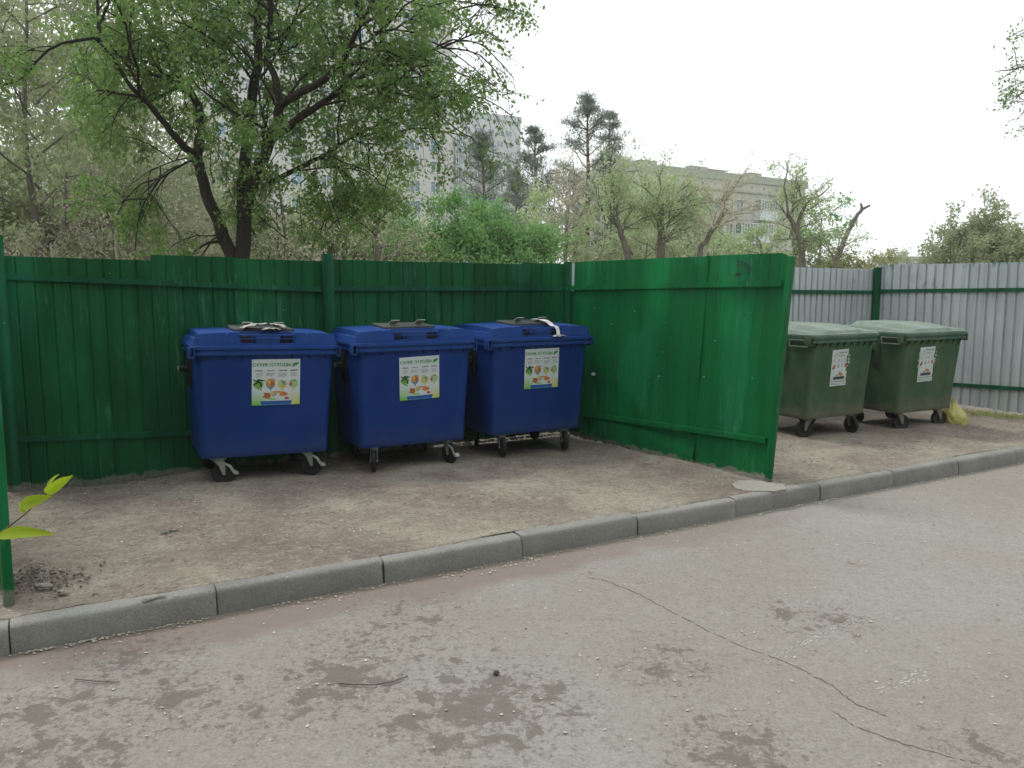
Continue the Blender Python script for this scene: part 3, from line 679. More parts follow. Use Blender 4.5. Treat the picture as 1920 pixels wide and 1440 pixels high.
def mixed_poster(seed):
    rnd = random.Random(seed); mb = MB(); W, H = 0.145, 0.215
    n = 26; edge = []
    for i in range(n + 1):
        z = -H + 2 * H * i / n; edge.append((W - (abs(rnd.gauss(0, .006)) if 3 < i < 24 else 0) - (0.018 if seed == 1 and 10 < i < 22 else 0), z))
    pts = [(-W, -H)] + edge + [(-W, H)]
    m_ = len(pts); mb.add([(a, -0.001, b) for a, b in pts] + [(a, 0.001, b) for a, b in pts], [tuple(range(m_)), tuple(range(2 * m_ - 1, m_ - 1, -1))] + [(i, m_ + i, m_ + (i + 1) % m_, (i + 1) % m_) for i in range(m_)])
    y = -0.002
    fit_text(mb, 'СМЕШАННЫЕ', 0.042, 0.180, 0.165, 0.022, 1, y, 0.0008)
    fit_text(mb, 'ОТХОДЫ', 0.020, 0.142, 0.11, 0.022, 1, y, 0.0008)
    poly(mb, [(-.125, .155), (-.085, .165), (-.07, .185), (-.055, .17), (-.055, .155)], 2, y)
    for k in range(3): mb.box((-.09, y, .143 - k * .009), (.07, .0004, .004), mi=2)
    for cx, l in ((-.10, .07), (-.02, .055), (.04, .05), (.105, .05)):
        for k in range(4): mb.box((cx - l * .1 * (k % 2), y, .104 - k * .011), (l * (1 - .2 * (k % 3)), .0004, .0045), mi=2)
    blob(mb, -.095, .018, .028, .028, 3, y, 1); blob(mb, -.115, -.002, .016, .014, 4, y - .0003, 2); blob(mb, -.02, .022, .025, .03, 2, y, 3)
    blob(mb, .045, .03, .012, .03, 2, y, 4); poly(mb, [(.09, .045), (.13, .047), (.13, .0), (.092, .002)], 3, y)
    for cx in (-.09, -.015, .05, .115): mb.box((cx, y, -.04), (.006, .0004, .028), mi=1)
    blob(mb, -.03, -.095, .05, .028, 6, y, 7); blob(mb, .02, -.07, .03, .022, 3, y - .0003, 8); blob(mb, .05, -.085, .04, .028, 5, y - .0005, 9)
    mb.box((.005, y - .0006, -.122), (.20, .0004, .032), mi=4)
    blob(mb, -.12, -.135, .02, .015, 7, y, 12)
    for k, (l, z) in enumerate(((.27, -.157), (.27, -.166), (.10, -.183), (.19, -.196))): mb.box((-.135 + l / 2, y, z), (l, .0004, .0045), mi=1)
    mb.box((.105, y, -.192), (.05, .0004, .008), mi=1)
    for k in range(16):    # torn scraps of an older sheet round the edge
        a, b = W + abs(rnd.gauss(0.016, .010)), rnd.uniform(-.03, .15)
        if seed == 2 and k % 2: a = -a
        blob(mb, a, b, rnd.uniform(.004, .012), rnd.uniform(.005, .016), 0, -0.0012, k + 40)
    return mb.mesh('mixed_waste_poster', GP)
POSTER_B = dry_poster()

# ------------------------------------------------------------------ waste bins
def body_rings(zb):
    return [(zb, 1.075, 0.765, 0.045), (zb + 0.010, 1.088, 0.78, 0.05), (zb + 0.05, 1.095, 0.79, 0.055), (zb + 0.30, 1.110, 0.83, 0.065), (0.9, 1.145, 0.90, 0.07), (1.12, 1.158, 0.94, 0.07), (1.16, 1.16, 0.95, 0.07)]
def bin_body(mat, slant=0.0, nf=8, zlow=1.088):
    mb = MB(); rs = [rrect(w_, d_, r, 0.01, z, 6, step=0.007 * (1 if 0.3 < z < 1.14 else 0)) for z, w_, d_, r in body_rings(0.235)]
    mb.loft(rs, True, False)
    # moulded gussets below the rim
    for k in range(nf):
        x = -0.50 + k * 1.0 / (nf - 1); t = 0.007
        z0, z1 = zlow, 1.128
        yf = lambda z: 0.01 - (0.94 - (1.12 - z) * 0.18) / 2 - 0.003
        dx = slant * 0.10
        mb.add([(x - t, yf(z1), z1), (x + t, yf(z1), z1), (x + t + dx * 0, yf(z1) - 0.032, z1), (x - t, yf(z1) - 0.032, z1), (x - t - dx, yf(z0), z0), (x + t - dx, yf(z0), z0)],
               [(0, 3, 4), (1, 5, 2), (3, 2, 5, 4), (0, 1, 2, 3)])
        for sx in (-1, 1):
            if k % 2: continue
            xs = sx * (0.567); yy = -0.36 + k * 0.1
            mb.add([(xs, yy - t, z1), (xs, yy + t, z1), (xs + sx * .03, yy + t, z1), (xs + sx * .03, yy - t, z1), (xs - sx * .01, yy - t, z0), (xs - sx * .01, yy + t, z0)], [(0, 3, 4), (1, 5, 2), (3, 2, 5, 4), (0, 1, 2, 3)])
    return mb.mesh('body', mat, smooth=38)
def bin_rim(mat):
    mb = MB()
    prof = [(1.13, 1.145, 0.945), (1.132, 1.212, 1.015), (1.160, 1.218, 1.022), (1.164, 1.196, 1.000), (1.178, 1.196, 1.000), (1.182, 1.230, 1.034), (1.208, 1.230, 1.034), (1.212, 1.216, 1.018)]
    mb.loft([rrect(w_, d_, 0.06, 0.01, z, 4) for z, w_, d_ in prof])
    return mb.mesh('rim', mat, smooth=30)
def handle_loop(mat, sx, y0, y1):
    """square lifting loop open to the front, on the side of the rim"""
    mb = MB(); x0, x1 = sx * 0.596, sx * (0.636 if sx < 0 else 0.622); z0, z1 = 1.112, 1.192; t = 0.010
    cy, l = (y0 + y1) / 2, y1 - y0
    mb.box(((x0 + x1) / 2, cy, z1 + .003), (abs(x1 - x0), l, t)); mb.box(((x0 + x1) / 2, cy, z0), (abs(x1 - x0), l, t))
    mb.box((x1, cy, (z0 + z1) / 2), (t, l, z1 - z0 + .012)); mb.box((x0, cy, (z0 + z1) / 2 - .004), (t, l, z1 - z0 - .02))
    return mb.mesh('lifting_loop', mat, bevel=0.003, smooth=40)
def grid_lid(name, mat, hfun, W, D, z0, nx=150, ny=130, yc=0.01, r=0.045):
    xs = [-W / 2 + W * i / nx for i in range(nx + 1)]; ys = [-D / 2 + D * j / ny for j in range(ny + 1)]
    V = []
    for x in xs:
        for y in ys:
            h = z0 + hfun(x, y); ax, ay = abs(x) - (W / 2 - r), abs(y) - (D / 2 - r); px, py = x, y
            if ax > 0 and ay > 0:
                k = max(ax, ay) / math.hypot(ax, ay); px = math.copysign(W / 2 - r + ax * k, x); py = math.copysign(D / 2 - r + ay * k, y)
            V.append((px, py + yc, h))
    n = ny + 1; F = [(i * n + j, (i + 1) * n + j, (i + 1) * n + j + 1, i * n + j + 1) for i in range(nx) for j in range(ny)]
    # skirt down to the rim
    loop = [i * n for i in range(nx + 1)] + [nx * n + j for j in range(1, n)] + [i * n + ny for i in range(nx - 1, -1, -1)] + [j for j in range(ny - 1, 0, -1)]
    b = len(V); V += [(V[i][0], V[i][1], z0 - 0.012) for i in loop]; m_ = len(loop)
    F += [(loop[(k + 1) % m_], loop[k], b + k, b + (k + 1) % m_) for k in range(m_)]
    me = mesh(name, V, F, mat)
    bm = bmesh.new(); bm.from_mesh(me)
    for f in bm.faces: f.smooth = True
    for e in bm.edges: e.smooth = e.is_manifold and e.calc_face_angle(0) < R(28)
    bm.to_mesh(me); bm.free(); return me
def ss(a, b, x):
    t = min(1, max(0, (x - a) / (b - a))); return t * t * (3 - 2 * t)
def h_blue(x, y):
    W, D = 1.215, 1.0
    ex = min(x + W / 2, W / 2 - x); ey = min(y + D / 2, D / 2 - y)
    edge = (0.12 + 0.88 * min(1, max(0, (ex - 0.014) / 0.012))) * min(1, max(0, (ey - 0.016) / 0.014)) * (1 if ex > 0.014 else 0)
    crown = 0.082 + 0.020 * (1 - (x / 0.62) ** 2) + 0.012 * ss(-0.45, -0.05, y) - 0.012 * ss(0.2, 0.5, y)
    crown -= 0.004 * ss(0.10, 0.03, ex)
    h = 0.012 + edge * crown
    # stepped side shoulder
    if abs(x) > 0.553 and y > -0.42: h = 0.012 + edge * 0.045
    # front handle recess
    u = ss(0.238, 0.222, abs(x) + (y + 0.5) * 0.10) * ss(-0.355, -0.372, y)
    h = h * (1 - u) + 0.016 * u
    # small snap notch on each front shoulder
    if abs(abs(x) - 0.335) < 0.016 and -0.485 < y < -0.42: h -= 0.012
    return h
LID_B = grid_lid('lid', M_bluel, h_blue, 1.215, 1.0, 1.212)
def h_green(x, y):
    W, D = 1.235, 1.02
    ex = min(x + W / 2, W / 2 - x); ey = min(y + D / 2, D / 2 - y)
    edge = ss(0.0, 0.05, ex) * ss(0.0, 0.05, ey)
    xx = x + 0.02
    plate = ss(0.42, 0.26, abs(xx)) * ss(-0.5, -0.30, y)
    flat_ = 0.024 + 0.032 * ss(-0.5, 0.0, y)
    wave = 0.018 * ss(0.40, 0.25, abs(xx))
    groove = -0.012 * math.exp(-((abs(xx) - 0.40) / 0.014) ** 2)
    return 0.006 + edge * (flat_ + wave + 0.030 * plate + groove * ss(-.45, -.3, y))
LID_G = grid_lid('lid', M_glid, h_green, 1.235, 1.02, 1.222)
def lid_bars():
    mb = MB()
    mb.bar((-0.235, -0.465, 1.298), (0.235, -0.465, 1.298), 0.022, 0.014); mb.bar((-0.235, -0.478, 1.268), (0.235, -0.478, 1.268), 0.012, 0.007)
    for x0, x1 in ((-0.235, -0.125), (0.125, 0.235)): mb.box(((x0 + x1) / 2, -0.475, 1.2285), (x1 - x0, 0.02, 0.006))
    mb.box((0, -0.42, 1.262), (0.20, 0.11, 0.07))
    return mb.mesh('grip', M_bluel, bevel=0.003, smooth=40)
def lid_flap():
    mb = MB(); z = 1.338
    mb.loft([[Vector((x, y, z + dz + 0.02 * ss(-.3, .1, y))) for x, y in ((-.245, -.33), (.245, -.33), (.265, -.28), (.255, .10), (-.255, .10), (-.265, -.28))] for dz in (-0.022, 0.0, 0.006)])
    return mb.mesh('flap', M_flap, bevel=0.003, smooth=40)
def flap_brackets(x):
    mb = MB(); mb.box((x, -0.20, 1.382), (0.085, 0.10, 0.008), M=Matrix.Rotation(R(-22), 4, 'X')); mb.box((x, -0.15, 1.362), (0.045, 0.02, 0.035))
    return mb.mesh('hinge_bracket', M_bracket, bevel=0.002)
def trunnion(mat_p, sx):
    mb = MB(); x = sx * 0.572
    ring = lambda xx, k: [Vector((xx, -0.03 + 0.085 * k * math.cos(a), 1.0 + 0.16 * k * math.sin(a) * (1 if math.sin(a) > 0 else 1.25))) for a in [2 * PI * i / 20 for i in range(20)]]
    mb.loft([ring(x - sx * .05, 1.0), ring(x + sx * .02, 0.95), ring(x + sx * 0.035, 0.7)] if sx > 0 else [ring(x + sx * 0.035, 0.7), ring(x + sx * .02, 0.95), ring(x - sx * .05, 1.0)])
    return mb.mesh('lifting_plate', mat_p, smooth=40)
def trun_pin(sx):
    mb = MB(); x = sx * 0.60; mb.cyl((x, -0.03, 0.985), (x + sx * 0.075, -0.03, 0.985), 0.028, 0.024, 14, 0); mb.cyl((x + sx * .075, -0.03, 0.985), (x + sx * .083, -.03, .985), .026, .02, 14, 1)
    return mb.mesh('lifting_pin', [M_black, M_zinc], smooth=40)
WR = 0.1
def castor_fork(mat):
    mb = MB(); mb.box((0, 0, 0.233), (0.13, 0.105, 0.008)); mb.cyl((0, 0, 0.205), (0, 0, 0.232), 0.04, 0.045, 16)
    for sy in (-1, 1):
        y = sy * 0.032; t = 0.002
        prof = [(-0.034, 0.207), (0.045, 0.207), (0.052, 0.165), (0.051, WR - 0.010), (0.040, WR - 0.018), (0.027, WR - 0.010), (0.0, 0.165)]
        mb.loft([[Vector((px, y - t, pz)) for px, pz in prof], [Vector((px, y + t, pz)) for px, pz in prof]])
    mb.box((0.0, 0, 0.207), (0.10, 0.066, 0.004)); mb.cyl((0.038, -0.04, WR), (0.038, 0.04, WR), 0.010, n=10)
    return mb.mesh('castor', mat, smooth=35)
def castor_wheel():
    mb = MB(); n = 28; cx = 0.038
    prof = [(0.0, 0.024), (0.02, 0.024), (0.026, 0.018), (0.062, 0.016), (0.072, 0.021), (0.092, 0.021), (WR, 0.012), (WR, -0.012), (0.092, -0.021), (0.072, -0.021), (0.062, -0.016), (0.026, -0.018), (0.02, -0.024), (0.0, -0.024)]
    rings = [[Vector((cx + r * math.cos(2 * PI * i / n), y, WR + r * math.sin(2 * PI * i / n))) for i in range(n)] for r, y in prof]
    mb.loft(rings[::-1], False, False); return mb.mesh('wheel', M_rubber, smooth=35)
def castor_brake():
    mb = MB(); pts = [(0.045, 0.195), (0.10, 0.165), (0.125, 0.12), (0.15, 0.105), (0.162, 0.082), (0.128, 0.080), (0.106, 0.106), (0.086, 0.145), (0.045, 0.180)]
    mb.loft([[Vector((px, -0.026, pz)) for px, pz in pts], [Vector((px, 0.026, pz)) for px, pz in pts]])
    return mb.mesh('brake_pedal', M_steelw, bevel=0.003, smooth=40)
FORK_B, FORK_G, WHEEL, BRAKE = castor_fork(M_zinc), castor_fork(M_oldsteel), castor_wheel(), castor_brake()
WHEEL_G = WHEEL
BODY_B, BODY_G = bin_body(M_blue), bin_body(M_gbin, 0.35, 9, 1.05)
RIM_B, RIM_G = bin_rim(M_bluel), bin_rim(plastic('green_rim', (0.055, 0.13, 0.082), (0.2, 0.23, 0.18), 0.5, 0.55))
LOOP_B = [handle_loop(M_bluel, s, a, b) for s in (-1, 1) for a, b in ((-0.49, -0.40), (0.34, 0.43))]
LOOP_G = [handle_loop(M_gbin, s, a, b) for s in (-1, 1) for a, b in ((-0.49, -0.40), (0.34, 0.43))]
def pocket_shades():
    out = []
    for x in (-0.178, 0.178):
        mb = MB(); mb.box((x, -0.375, 1.262), (0.095, 0.10, 0.058)); out.append(mb.mesh('pocket_shade', M_black))  # solid black boxes stand in for the shade inside the grip holes
    return out
POCK_SHADE = pocket_shades()
BARS, FLAP, BRK = lid_bars(), lid_flap(), [flap_brackets(-0.13), flap_brackets(0.14)]
TRB, TPB = [trunnion(M_black, s) for s in (-1, 1)], [trun_pin(s) for s in (-1, 1)]
TRG = [trunnion(M_gbin, s) for s in (-1, 1)]

def side_loop(mat):
    """wide side grip: rectangular frame standing off the left wall near the front"""
    mb = MB(); x = -0.625; 
    for z in (1.165, 1.09): mb.box((x, -0.30, z), (0.022, 0.26, 0.012))
    for y in (-0.43, -0.17): mb.box((x, y, 1.1275), (0.022, 0.012, 0.087))
    return mb.mesh('side_grip', mat, bevel=0.003, smooth=40)
SG = side_loop(M_glid)

def waste_bin(name, label, group, blue, loc, rz, castors, poster, roll=0.0, pz=0.0, px=0.0, prot=0.0):
    t = thing(name, label, 'waste bin', (loc.x, loc.y, GZ - 0.004), rz, group)
    up = []
    up.append(part('body', BODY_B if blue else BODY_G, t))
    up.append(part('rim', RIM_B if blue else RIM_G, t))
    lid = part('lid', LID_B if blue else LID_G, t); up.append(lid)
    for m in (LOOP_B if blue else LOOP_G): up.append(part('lifting_loop', m, t))
    if blue:
        part('grip', BARS, lid); part('flap', FLAP, lid); part('pocket_shade', POCK_SHADE[0], lid); part('pocket_shade', POCK_SHADE[1], lid)
        for m in BRK: part('hinge_bracket', m, lid)
    else: up.append(part('side_grip', SG, t))
    for i in (0, 1):
        p = part('lifting_plate', (TRB if blue else TRG)[i], t); up.append(p)
        if i == 0: part('lifting_pin', TPB[i], p)
    if poster is not None:
        z = 0.915 + pz; yf = 0.01 - (0.90 + (z - 0.9) * 0.18) / 2 - 0.0125
        po = part('poster', poster, t); po.location = (px, yf, z); po.rotation_euler = (math.atan(0.078), prot, 0); up.append(po)
    if roll:
        for o in up: 
            o.location.x += 1.2 * math.sin(roll) * 0 ; 
            o.rotation_euler = (o.rotation_euler[0], o.rotation_euler[1] + roll, 0)
            if o.location.z > 0.1: o.location = Matrix.Rotation(roll, 3, 'Y') @ o.location
    if not blue: t.scale = (0.915, 0.95, 0.965)
    elif prot: t.scale = (0.96, 1, 1)
    for (x, y, a, br) in castors:
        c = part('castor', FORK_B if blue else FORK_G, t); c.location = (x, y, 0); c.rotation_euler = (0, 0, a)
        if not blue: c.scale = (1.12, 1.12, 1.02)
        part('wheel', WHEEL, c)
        if br: part('brake_pedal', BRAKE, c)
    return t
BA = R(28)
def bin_loc(u, v, z, ang, halfw=0.62, dfront=0.505, wheel=None):
    """centre of a bin whose front left rim corner (height z) is seen at (u, v); uses the front wheels' depth"""
    c = wheel; e = Vector((math.cos(ang), math.sin(ang), 0)); n = Vector((-math.sin(ang), math.cos(ang), 0))
    return c + n * 0.30
def front_mid(a, b, z=0.145):
    m = (G(*a, z) + G(*b, z)) / 2; return m
spec = [
 ('blue', (405, 905), (585, 890), R(28), [(-.385, -.285, R(-10), True), (.385, -.285, R(-25), True), (-.385, .30, R(40), False), (.385, .30, R(100), False)], R(1.6)),
 ('blue', (702, 883), (847, 864), R(28), [(-.385, -.285, R(-115), False), (.385, -.285, R(-70), True), (-.385, .30, R(60), False), (.385, .30, R(70), False)], 0.0),
 ('blue', (938, 854), (1067, 841), R(28), [(-.385, -.285, R(-100), False), (.385, -.285, R(-105), False), (-.385, .30, R(60), False), (.385, .30, R(90), False)], 0.0),
 ('green', (1515, 820), (1607, 808), R(29), [(-.385, -.285, R(160), False), (.385, -.285, R(-100), False), (-.385, .30, R(60), False), (.385, .30, R(150), False)], 0.0),
 ('green', (1690, 806), (1770, 797), R(27), [(-.385, -.285, R(-20), False), (.385, -.285, R(-15), False), (-.385, .30, R(130), False), (.385, .30, R(150), False)], 0.0)]
labels = ['blue wheeled bin nearest the left post with crumpled rag on its lid', 'middle blue wheeled bin with bare black flap on its lid', 'blue wheeled bin beside the green divider panel with white strap over its lid',
          'faded green wheeled bin partly behind the green divider panel', 'faded green wheeled bin next to the yellow bag and silver fence']
BINS = []
for i, (kind, a, b, ang, cas, roll) in enumerate(spec):
    m = front_mid(a, b); n = Vector((-math.sin(ang), math.cos(ang), 0))
    c = m + n * 0.285 - Vector((math.cos(ang), math.sin(ang), 0)) * (0, 0.025, 0.03, 0.07, 0.10)[i]
    if kind == 'blue':
        pp = [(0.07, -0.025, 0.0), (0.03, -0.045, R(-1.5)), (0.005, -0.02, R(-0.5))][i]
        BINS.append(waste_bin('waste_bin', labels[i], 'blue waste bins by the back fence', True, c, ang, cas, POSTER_B, roll, pp[1], pp[0], pp[2]))
    else:
        BINS.append(waste_bin('waste_bin', labels[i], 'faded green waste bins by the silver fence', False, c, ang, cas, mixed_poster(i - 2), roll, -0.085, -0.06 if i == 3 else -0.12, R(-1.2)))

# ------------------------------------------------------------------ litter on the bins, bag
def crumple(cx, cy, cz, sx, sy, sz, seed, n=26, m_=18):
    rnd = np.random.default_rng(seed); V = []
    ph = rnd.uniform(0, 6, (14, 2)); fr = rnd.uniform(3, 22, (14, 2)); am = rnd.uniform(.3, 1, 14) / 7
    for i in range(n):
        for j in range(m_):
            u, v = i / (n - 1), j / (m_ - 1); h = sum(am[k] * abs(math.sin(fr[k, 0] * u + ph[k, 0]) * math.cos(fr[k, 1] * v + ph[k, 1])) for k in range(14))
            ed = 1 + 0.22 * math.sin(9 * u + seed) * math.cos(7 * v)
            V.append((cx + (u - .5) * sx * ed, cy + (v - .5) * sy * (1 + .25 * math.sin(8 * u)), cz + sz * h * math.sin(PI * min(1, max(0, u)) ) ** .4 + sz * .1))
    F = [(i * m_ + j, (i + 1) * m_ + j, (i + 1) * m_ + j + 1, i * m_ + j + 1) for i in range(n - 1) for j in range(m_ - 1)]
    return V, F
def on_bin(b, V): 
    M = Matrix.Translation(b.location) @ Matrix.Rotation(b.rotation_euler.z, 4, 'Z'); return [M @ Vector(v) for v in V]
def rag():
    m = NM('grey_rag'); f = m.noise(18, 5); c = m.mix(m.rv(f, .3, .7), (0.22, 0.2, 0.17), (0.5, 0.5, 0.46)); return m.fin(c, 0.8, f, 0.4, 0.01)
M_rag = rag()
V, F = crumple(0.03, -0.29, 1.352, 0.36, 0.17, 0.055, 3)
V2, F2 = crumple(0.08, -0.35, 1.335, 0.16, 0.10, 0.035, 9)
solo('crumpled_rag', mesh('rag', on_bin(BINS[0], V + V2), F + [tuple(i + len(V) for i in f) for f in F2], M_rag, smooth=True), 'crumpled grey rag lying across the lid of the left blue bin', 'rag')
# white strap over the third bin
sp = [(0.09, -0.12, 1.375), (0.10, -0.26, 1.372), (0.115, -0.335, 1.366), (0.125, -0.372, 1.35), (0.14, -0.43, 1.318), (0.15, -0.49, 1.308), (0.155, -0.512, 1.28), (0.15, -0.53, 1.225), (0.165, -0.54, 1.212)]
V = []
for i, (a, b, c) in enumerate(sp):
    wd = 0.028 if i < 5 else 0.02
    V += [(a - wd, b, c + 0.004 * (i % 2)), (a + wd, b, c + 0.006)]
F = [(2 * i, 2 * i + 1, 2 * i + 3, 2 * i + 2) for i in range(len(sp) - 1)]
V2, F2 = crumple(0.17, -0.51, 1.215, 0.13, 0.05, 0.022, 4, 14, 8)
me = mesh('strap', on_bin(BINS[2], V + V2), F + [tuple(i + len(V) for i in f) for f in F2], plain('white_strap', (0.62, 0.62, 0.64), 0.6), smooth=True)
bm = bmesh.new(); bm.from_mesh(me); bmesh.ops.solidify(bm, geom=bm.faces[:], thickness=0.003); bm.to_mesh(me); bm.free()
solo('strap', me, 'white plastic strap hanging over the lid front of the blue bin beside the divider', 'strap')
def yellow_bag():
    bm = bmesh.new(); bmesh.ops.create_icosphere(bm, subdivisions=5, radius=1)
    rng = random.Random(6); dirs = [(Vector((rng.gauss(0, 1), rng.gauss(0, 1), rng.gauss(0, 1))).normalized(), rng.uniform(4, 13), rng.uniform(0, 6)) for _ in range(16)]
    for v in bm.verts:
        d = v.co.normalized(); k = 1 + sum(0.028 * abs(math.sin(f * d.dot(a) + p)) for a, f, p in dirs) - 0.22
        zz = d.z * k; wq = 1.0 - 0.62 * ss(-0.1, 1.0, zz)
        v.co = Vector((d.x * k * 0.11 * wq + 0.03 * zz * -1, d.y * k * 0.10 * wq, max(-0.13, zz * 0.155)))
        if d.z > 0.8: v.co.z += 0.03 * math.sin(d.x * 12)
    m = NM('yellow_bag_film'); f = m.noise(14, 5, .6); c = m.mix(m.rv(f, .3, .7), (0.70, 0.66, 0.20), (0.80, 0.80, 0.42))
    m.fin(c, 0.32, f, 0.5, 0.02); tr = m.n('BsdfTranslucent', {0: (0.75, 0.72, 0.2, 1)}); ms = m.n('MixShader', {0: 0.35, 1: m.b.outputs[0], 2: tr.outputs[0]}); m.L(ms.outputs[0], m.out.inputs[0])
    me = bpy.data.meshes.new('bag'); 
    for f in bm.faces: f.smooth = True
    bm.to_mesh(me); bm.free(); me.materials.append(m.m); return me
o = solo('plastic_bag', yellow_bag(), 'translucent yellow rubbish bag slumped behind the last green bin wheel', 'bag')
q = G(1795, 797, GZ); o.location = (q.x, q.y + 0.06, GZ + 0.115); o.scale = (1.15, 1.0, 1.2)

# ------------------------------------------------------------------ ground litter
def discs(name, pts, r0, r1, mat, label, cat, seed, ir=0.5):
    rng = np.random.default_rng(seed); n = len(pts); pts = np.array(pts); k = 6
    a = rng.uniform(0, 6.28, n); r = rng.uniform(r0, r1, n); asp = rng.uniform(0.5, 1, n); tilt = rng.uniform(-.35, .35, (n, 2))
    V = np.zeros((n, k, 3))
    for i in range(k):
        t = 2 * PI * i / k; lx = np.cos(t) * r; ly = np.sin(t) * r * asp * rng.uniform(.8, 1.1, n)
        V[:, i, 0] = pts[:, 0] + lx * np.cos(a) - ly * np.sin(a); V[:, i, 1] = pts[:, 1] + lx * np.sin(a) + ly * np.cos(a)
        V[:, i, 2] = pts[:, 2] + lx * tilt[:, 0] + ly * tilt[:, 1] + 0.004
    F = np.arange(n * k).reshape(n, k)
    return solo(name, npmesh(name, V.reshape(-1, 3), F, mat), label, cat, kind='stuff')
rng = np.random.default_rng(11)
pts = []
# drifts of elm seeds along the kerb foot, denser in places
for s0, s1, n_, sd in ((0.05, 0.95, 150, .018), (-1, 10, 260, .035), (1.3, 2.0, 30, .05), (2.3, 3.3, 70, .07), (3.7, 4.6, 90, .045), (5.3, 6.4, 50, .03), (6.5, 9, 60, .03)):
    for _ in range(n_):
        s = rng.uniform(s0, s1); t = -abs(rng.normal(0, sd)) - 0.012; pts.append(tuple(K(s, t, 0.004)))
for _ in range(1000):
    s, t = rng.uniform(-1.5, 11), -4.2 * rng.random() ** 1.2; pts.append(tuple(K(s, t, 0.002)))
for _ in range(1300):
    s, t = rng.uniform(-1.5, 11), rng.uniform(0.0, 4.3); pts.append(tuple(K(s, t, (0.148 if t < .15 else GZ + 0.004))))
for _ in range(260):
    s = rng.uniform(-.2, 5); t = 3.0 + rng.normal(0, .25); pts.append(tuple(K(s, t, GZ + .006)))
M_seed = plain('dry_elm_seed', (0.46, 0.42, 0.33), 0.8, 0, .3)
discs('fallen_seeds', pts, 0.0045, 0.0095, M_seed, 'pale dry elm seeds scattered on the road, along the kerb and over the dirt', 'seeds', 1)
pts = []
for _ in range(1500):
    s, t = rng.uniform(-1.5, 11), rng.uniform(0.2, 4.6); pts.append(tuple(K(s, t, GZ + 0.003)))
for _ in range(700):
    s = rng.uniform(-0.5, 1.9); t = 3.05 + rng.normal(0, .13); pts.append(tuple(K(s, t, GZ + .004)))
discs('leaf_litter', pts, 0.004, 0.012, plain('brown_leaf_litter', (0.11, 0.075, 0.055), 0.9, 0, .5), 'brown leaf litter and crumbs trodden into the dirt', 'leaf litter', 2)
def stones(pts, r0, r1, mat, name, label, seed, kind='stuff', cat='gravel'):
    rnd = random.Random(seed); mb = MB()
    for p in pts:
        r = rnd.uniform(r0, r1); M = Matrix.Rotation(rnd.uniform(0, 6), 3, 'Z') @ Matrix.Rotation(rnd.uniform(-.5, .5), 3, 'X')
        vs = [M @ Vector((x * r * rnd.uniform(.6, 1.3), y * r * rnd.uniform(.6, 1.2), z * r * rnd.uniform(.4, .8))) + Vector(p) for x, y, z in ((1, 0, 0), (-1, 0, 0), (0, 1, 0), (0, -1, 0), (0, 0, 1), (0, 0, -1))]
        mb.add(vs, [(0, 2, 4), (2, 1, 4), (1, 3, 4), (3, 0, 4), (2, 0, 5), (1, 2, 5), (3, 1, 5), (0, 3, 5)])
    o = solo(name, mb.mesh(name, mat), label, cat, kind=kind); return o
pts = []
c = G(50, 1095, GZ)
for _ in range(300): pts.append((c.x + rng.normal(.02, .15), c.y + rng.normal(0.05, .12), GZ + abs(rng.normal(0, .008))))
stones(pts, 0.004, 0.016, plain('dark_rubble', (0.15, 0.13, 0.11), 0.95, 0, .5, 30), 'rubble', 'dark crumbled rubble heaped at the foot of the near left panel', 3, cat='rubble')
pts = []
for _ in range(900):
    s, t = rng.uniform(-1.5, 11), rng.uniform(0.15, 4.2); pts.append(tuple(K(s, t, GZ)))
for _ in range(350):
    s, t = rng.uniform(-1.5, 11), -rng.uniform(0.02, 4); pts.append(tuple(K(s, t, 0.0)))
for _ in range(200):
    s = rng.uniform(-.2, 5.4); t = (P1 - K0).dot(N1) - abs(rng.normal(0, .05)); pts.append(tuple(K(s, t, GZ + .01)))
stones(pts, 0.004, 0.012, plain('small_stones', (0.25, 0.235, 0.21), 0.9, 0, .4, 30), 'gravel', 'small stones scattered over the dirt and the road', 4)
def lump(name, p, r, mat, label, cat, flatz=0.5, seed=1):
    bm = bmesh.new(); bmesh.ops.create_icosphere(bm, subdivisions=3, radius=1); rnd = random.Random(seed)
    ds = [(Vector((rnd.gauss(0, 1), rnd.gauss(0, 1), rnd.gauss(0, 1))).normalized(), rnd.uniform(4, 13), rnd.uniform(0, 6)) for _ in range(8)]
    for v in bm.verts:
        k = 1 + sum(.07 * math.sin(f * v.co.dot(a) + q) for a, f, q in ds); v.co = Vector((v.co.x * k * r[0], v.co.y * k * r[1], max(-flatz * r[2], v.co.z * k * r[2])))
    me = bpy.data.meshes.new(name)
    for f in bm.faces: f.smooth = True
    bm.to_mesh(me); bm.free(); me.materials.append(mat); o = solo(name, me, label, cat); o.location = p; return o
M_peb = plain('dark_pebble', (0.06, 0.055, 0.05), 0.8)
lump('pebble', G(930, 1262, 0.01), (0.013, 0.012, 0.012), M_peb, 'round dark pebble on the asphalt right of the damp patches', 'pebble')
lump('concrete_chunk', G(82, 1098, GZ + .012), (0.05, 0.022, 0.012), M_slab, 'longer pale concrete chunk beside the rubble at the near left panel', 'concrete', seed=4)
lump('concrete_chunk', G(118, 1110, GZ + .012), (0.03, 0.022, 0.012), M_slab, 'smaller pale concrete chunk right of the longer one near the kerb', 'concrete', seed=7)
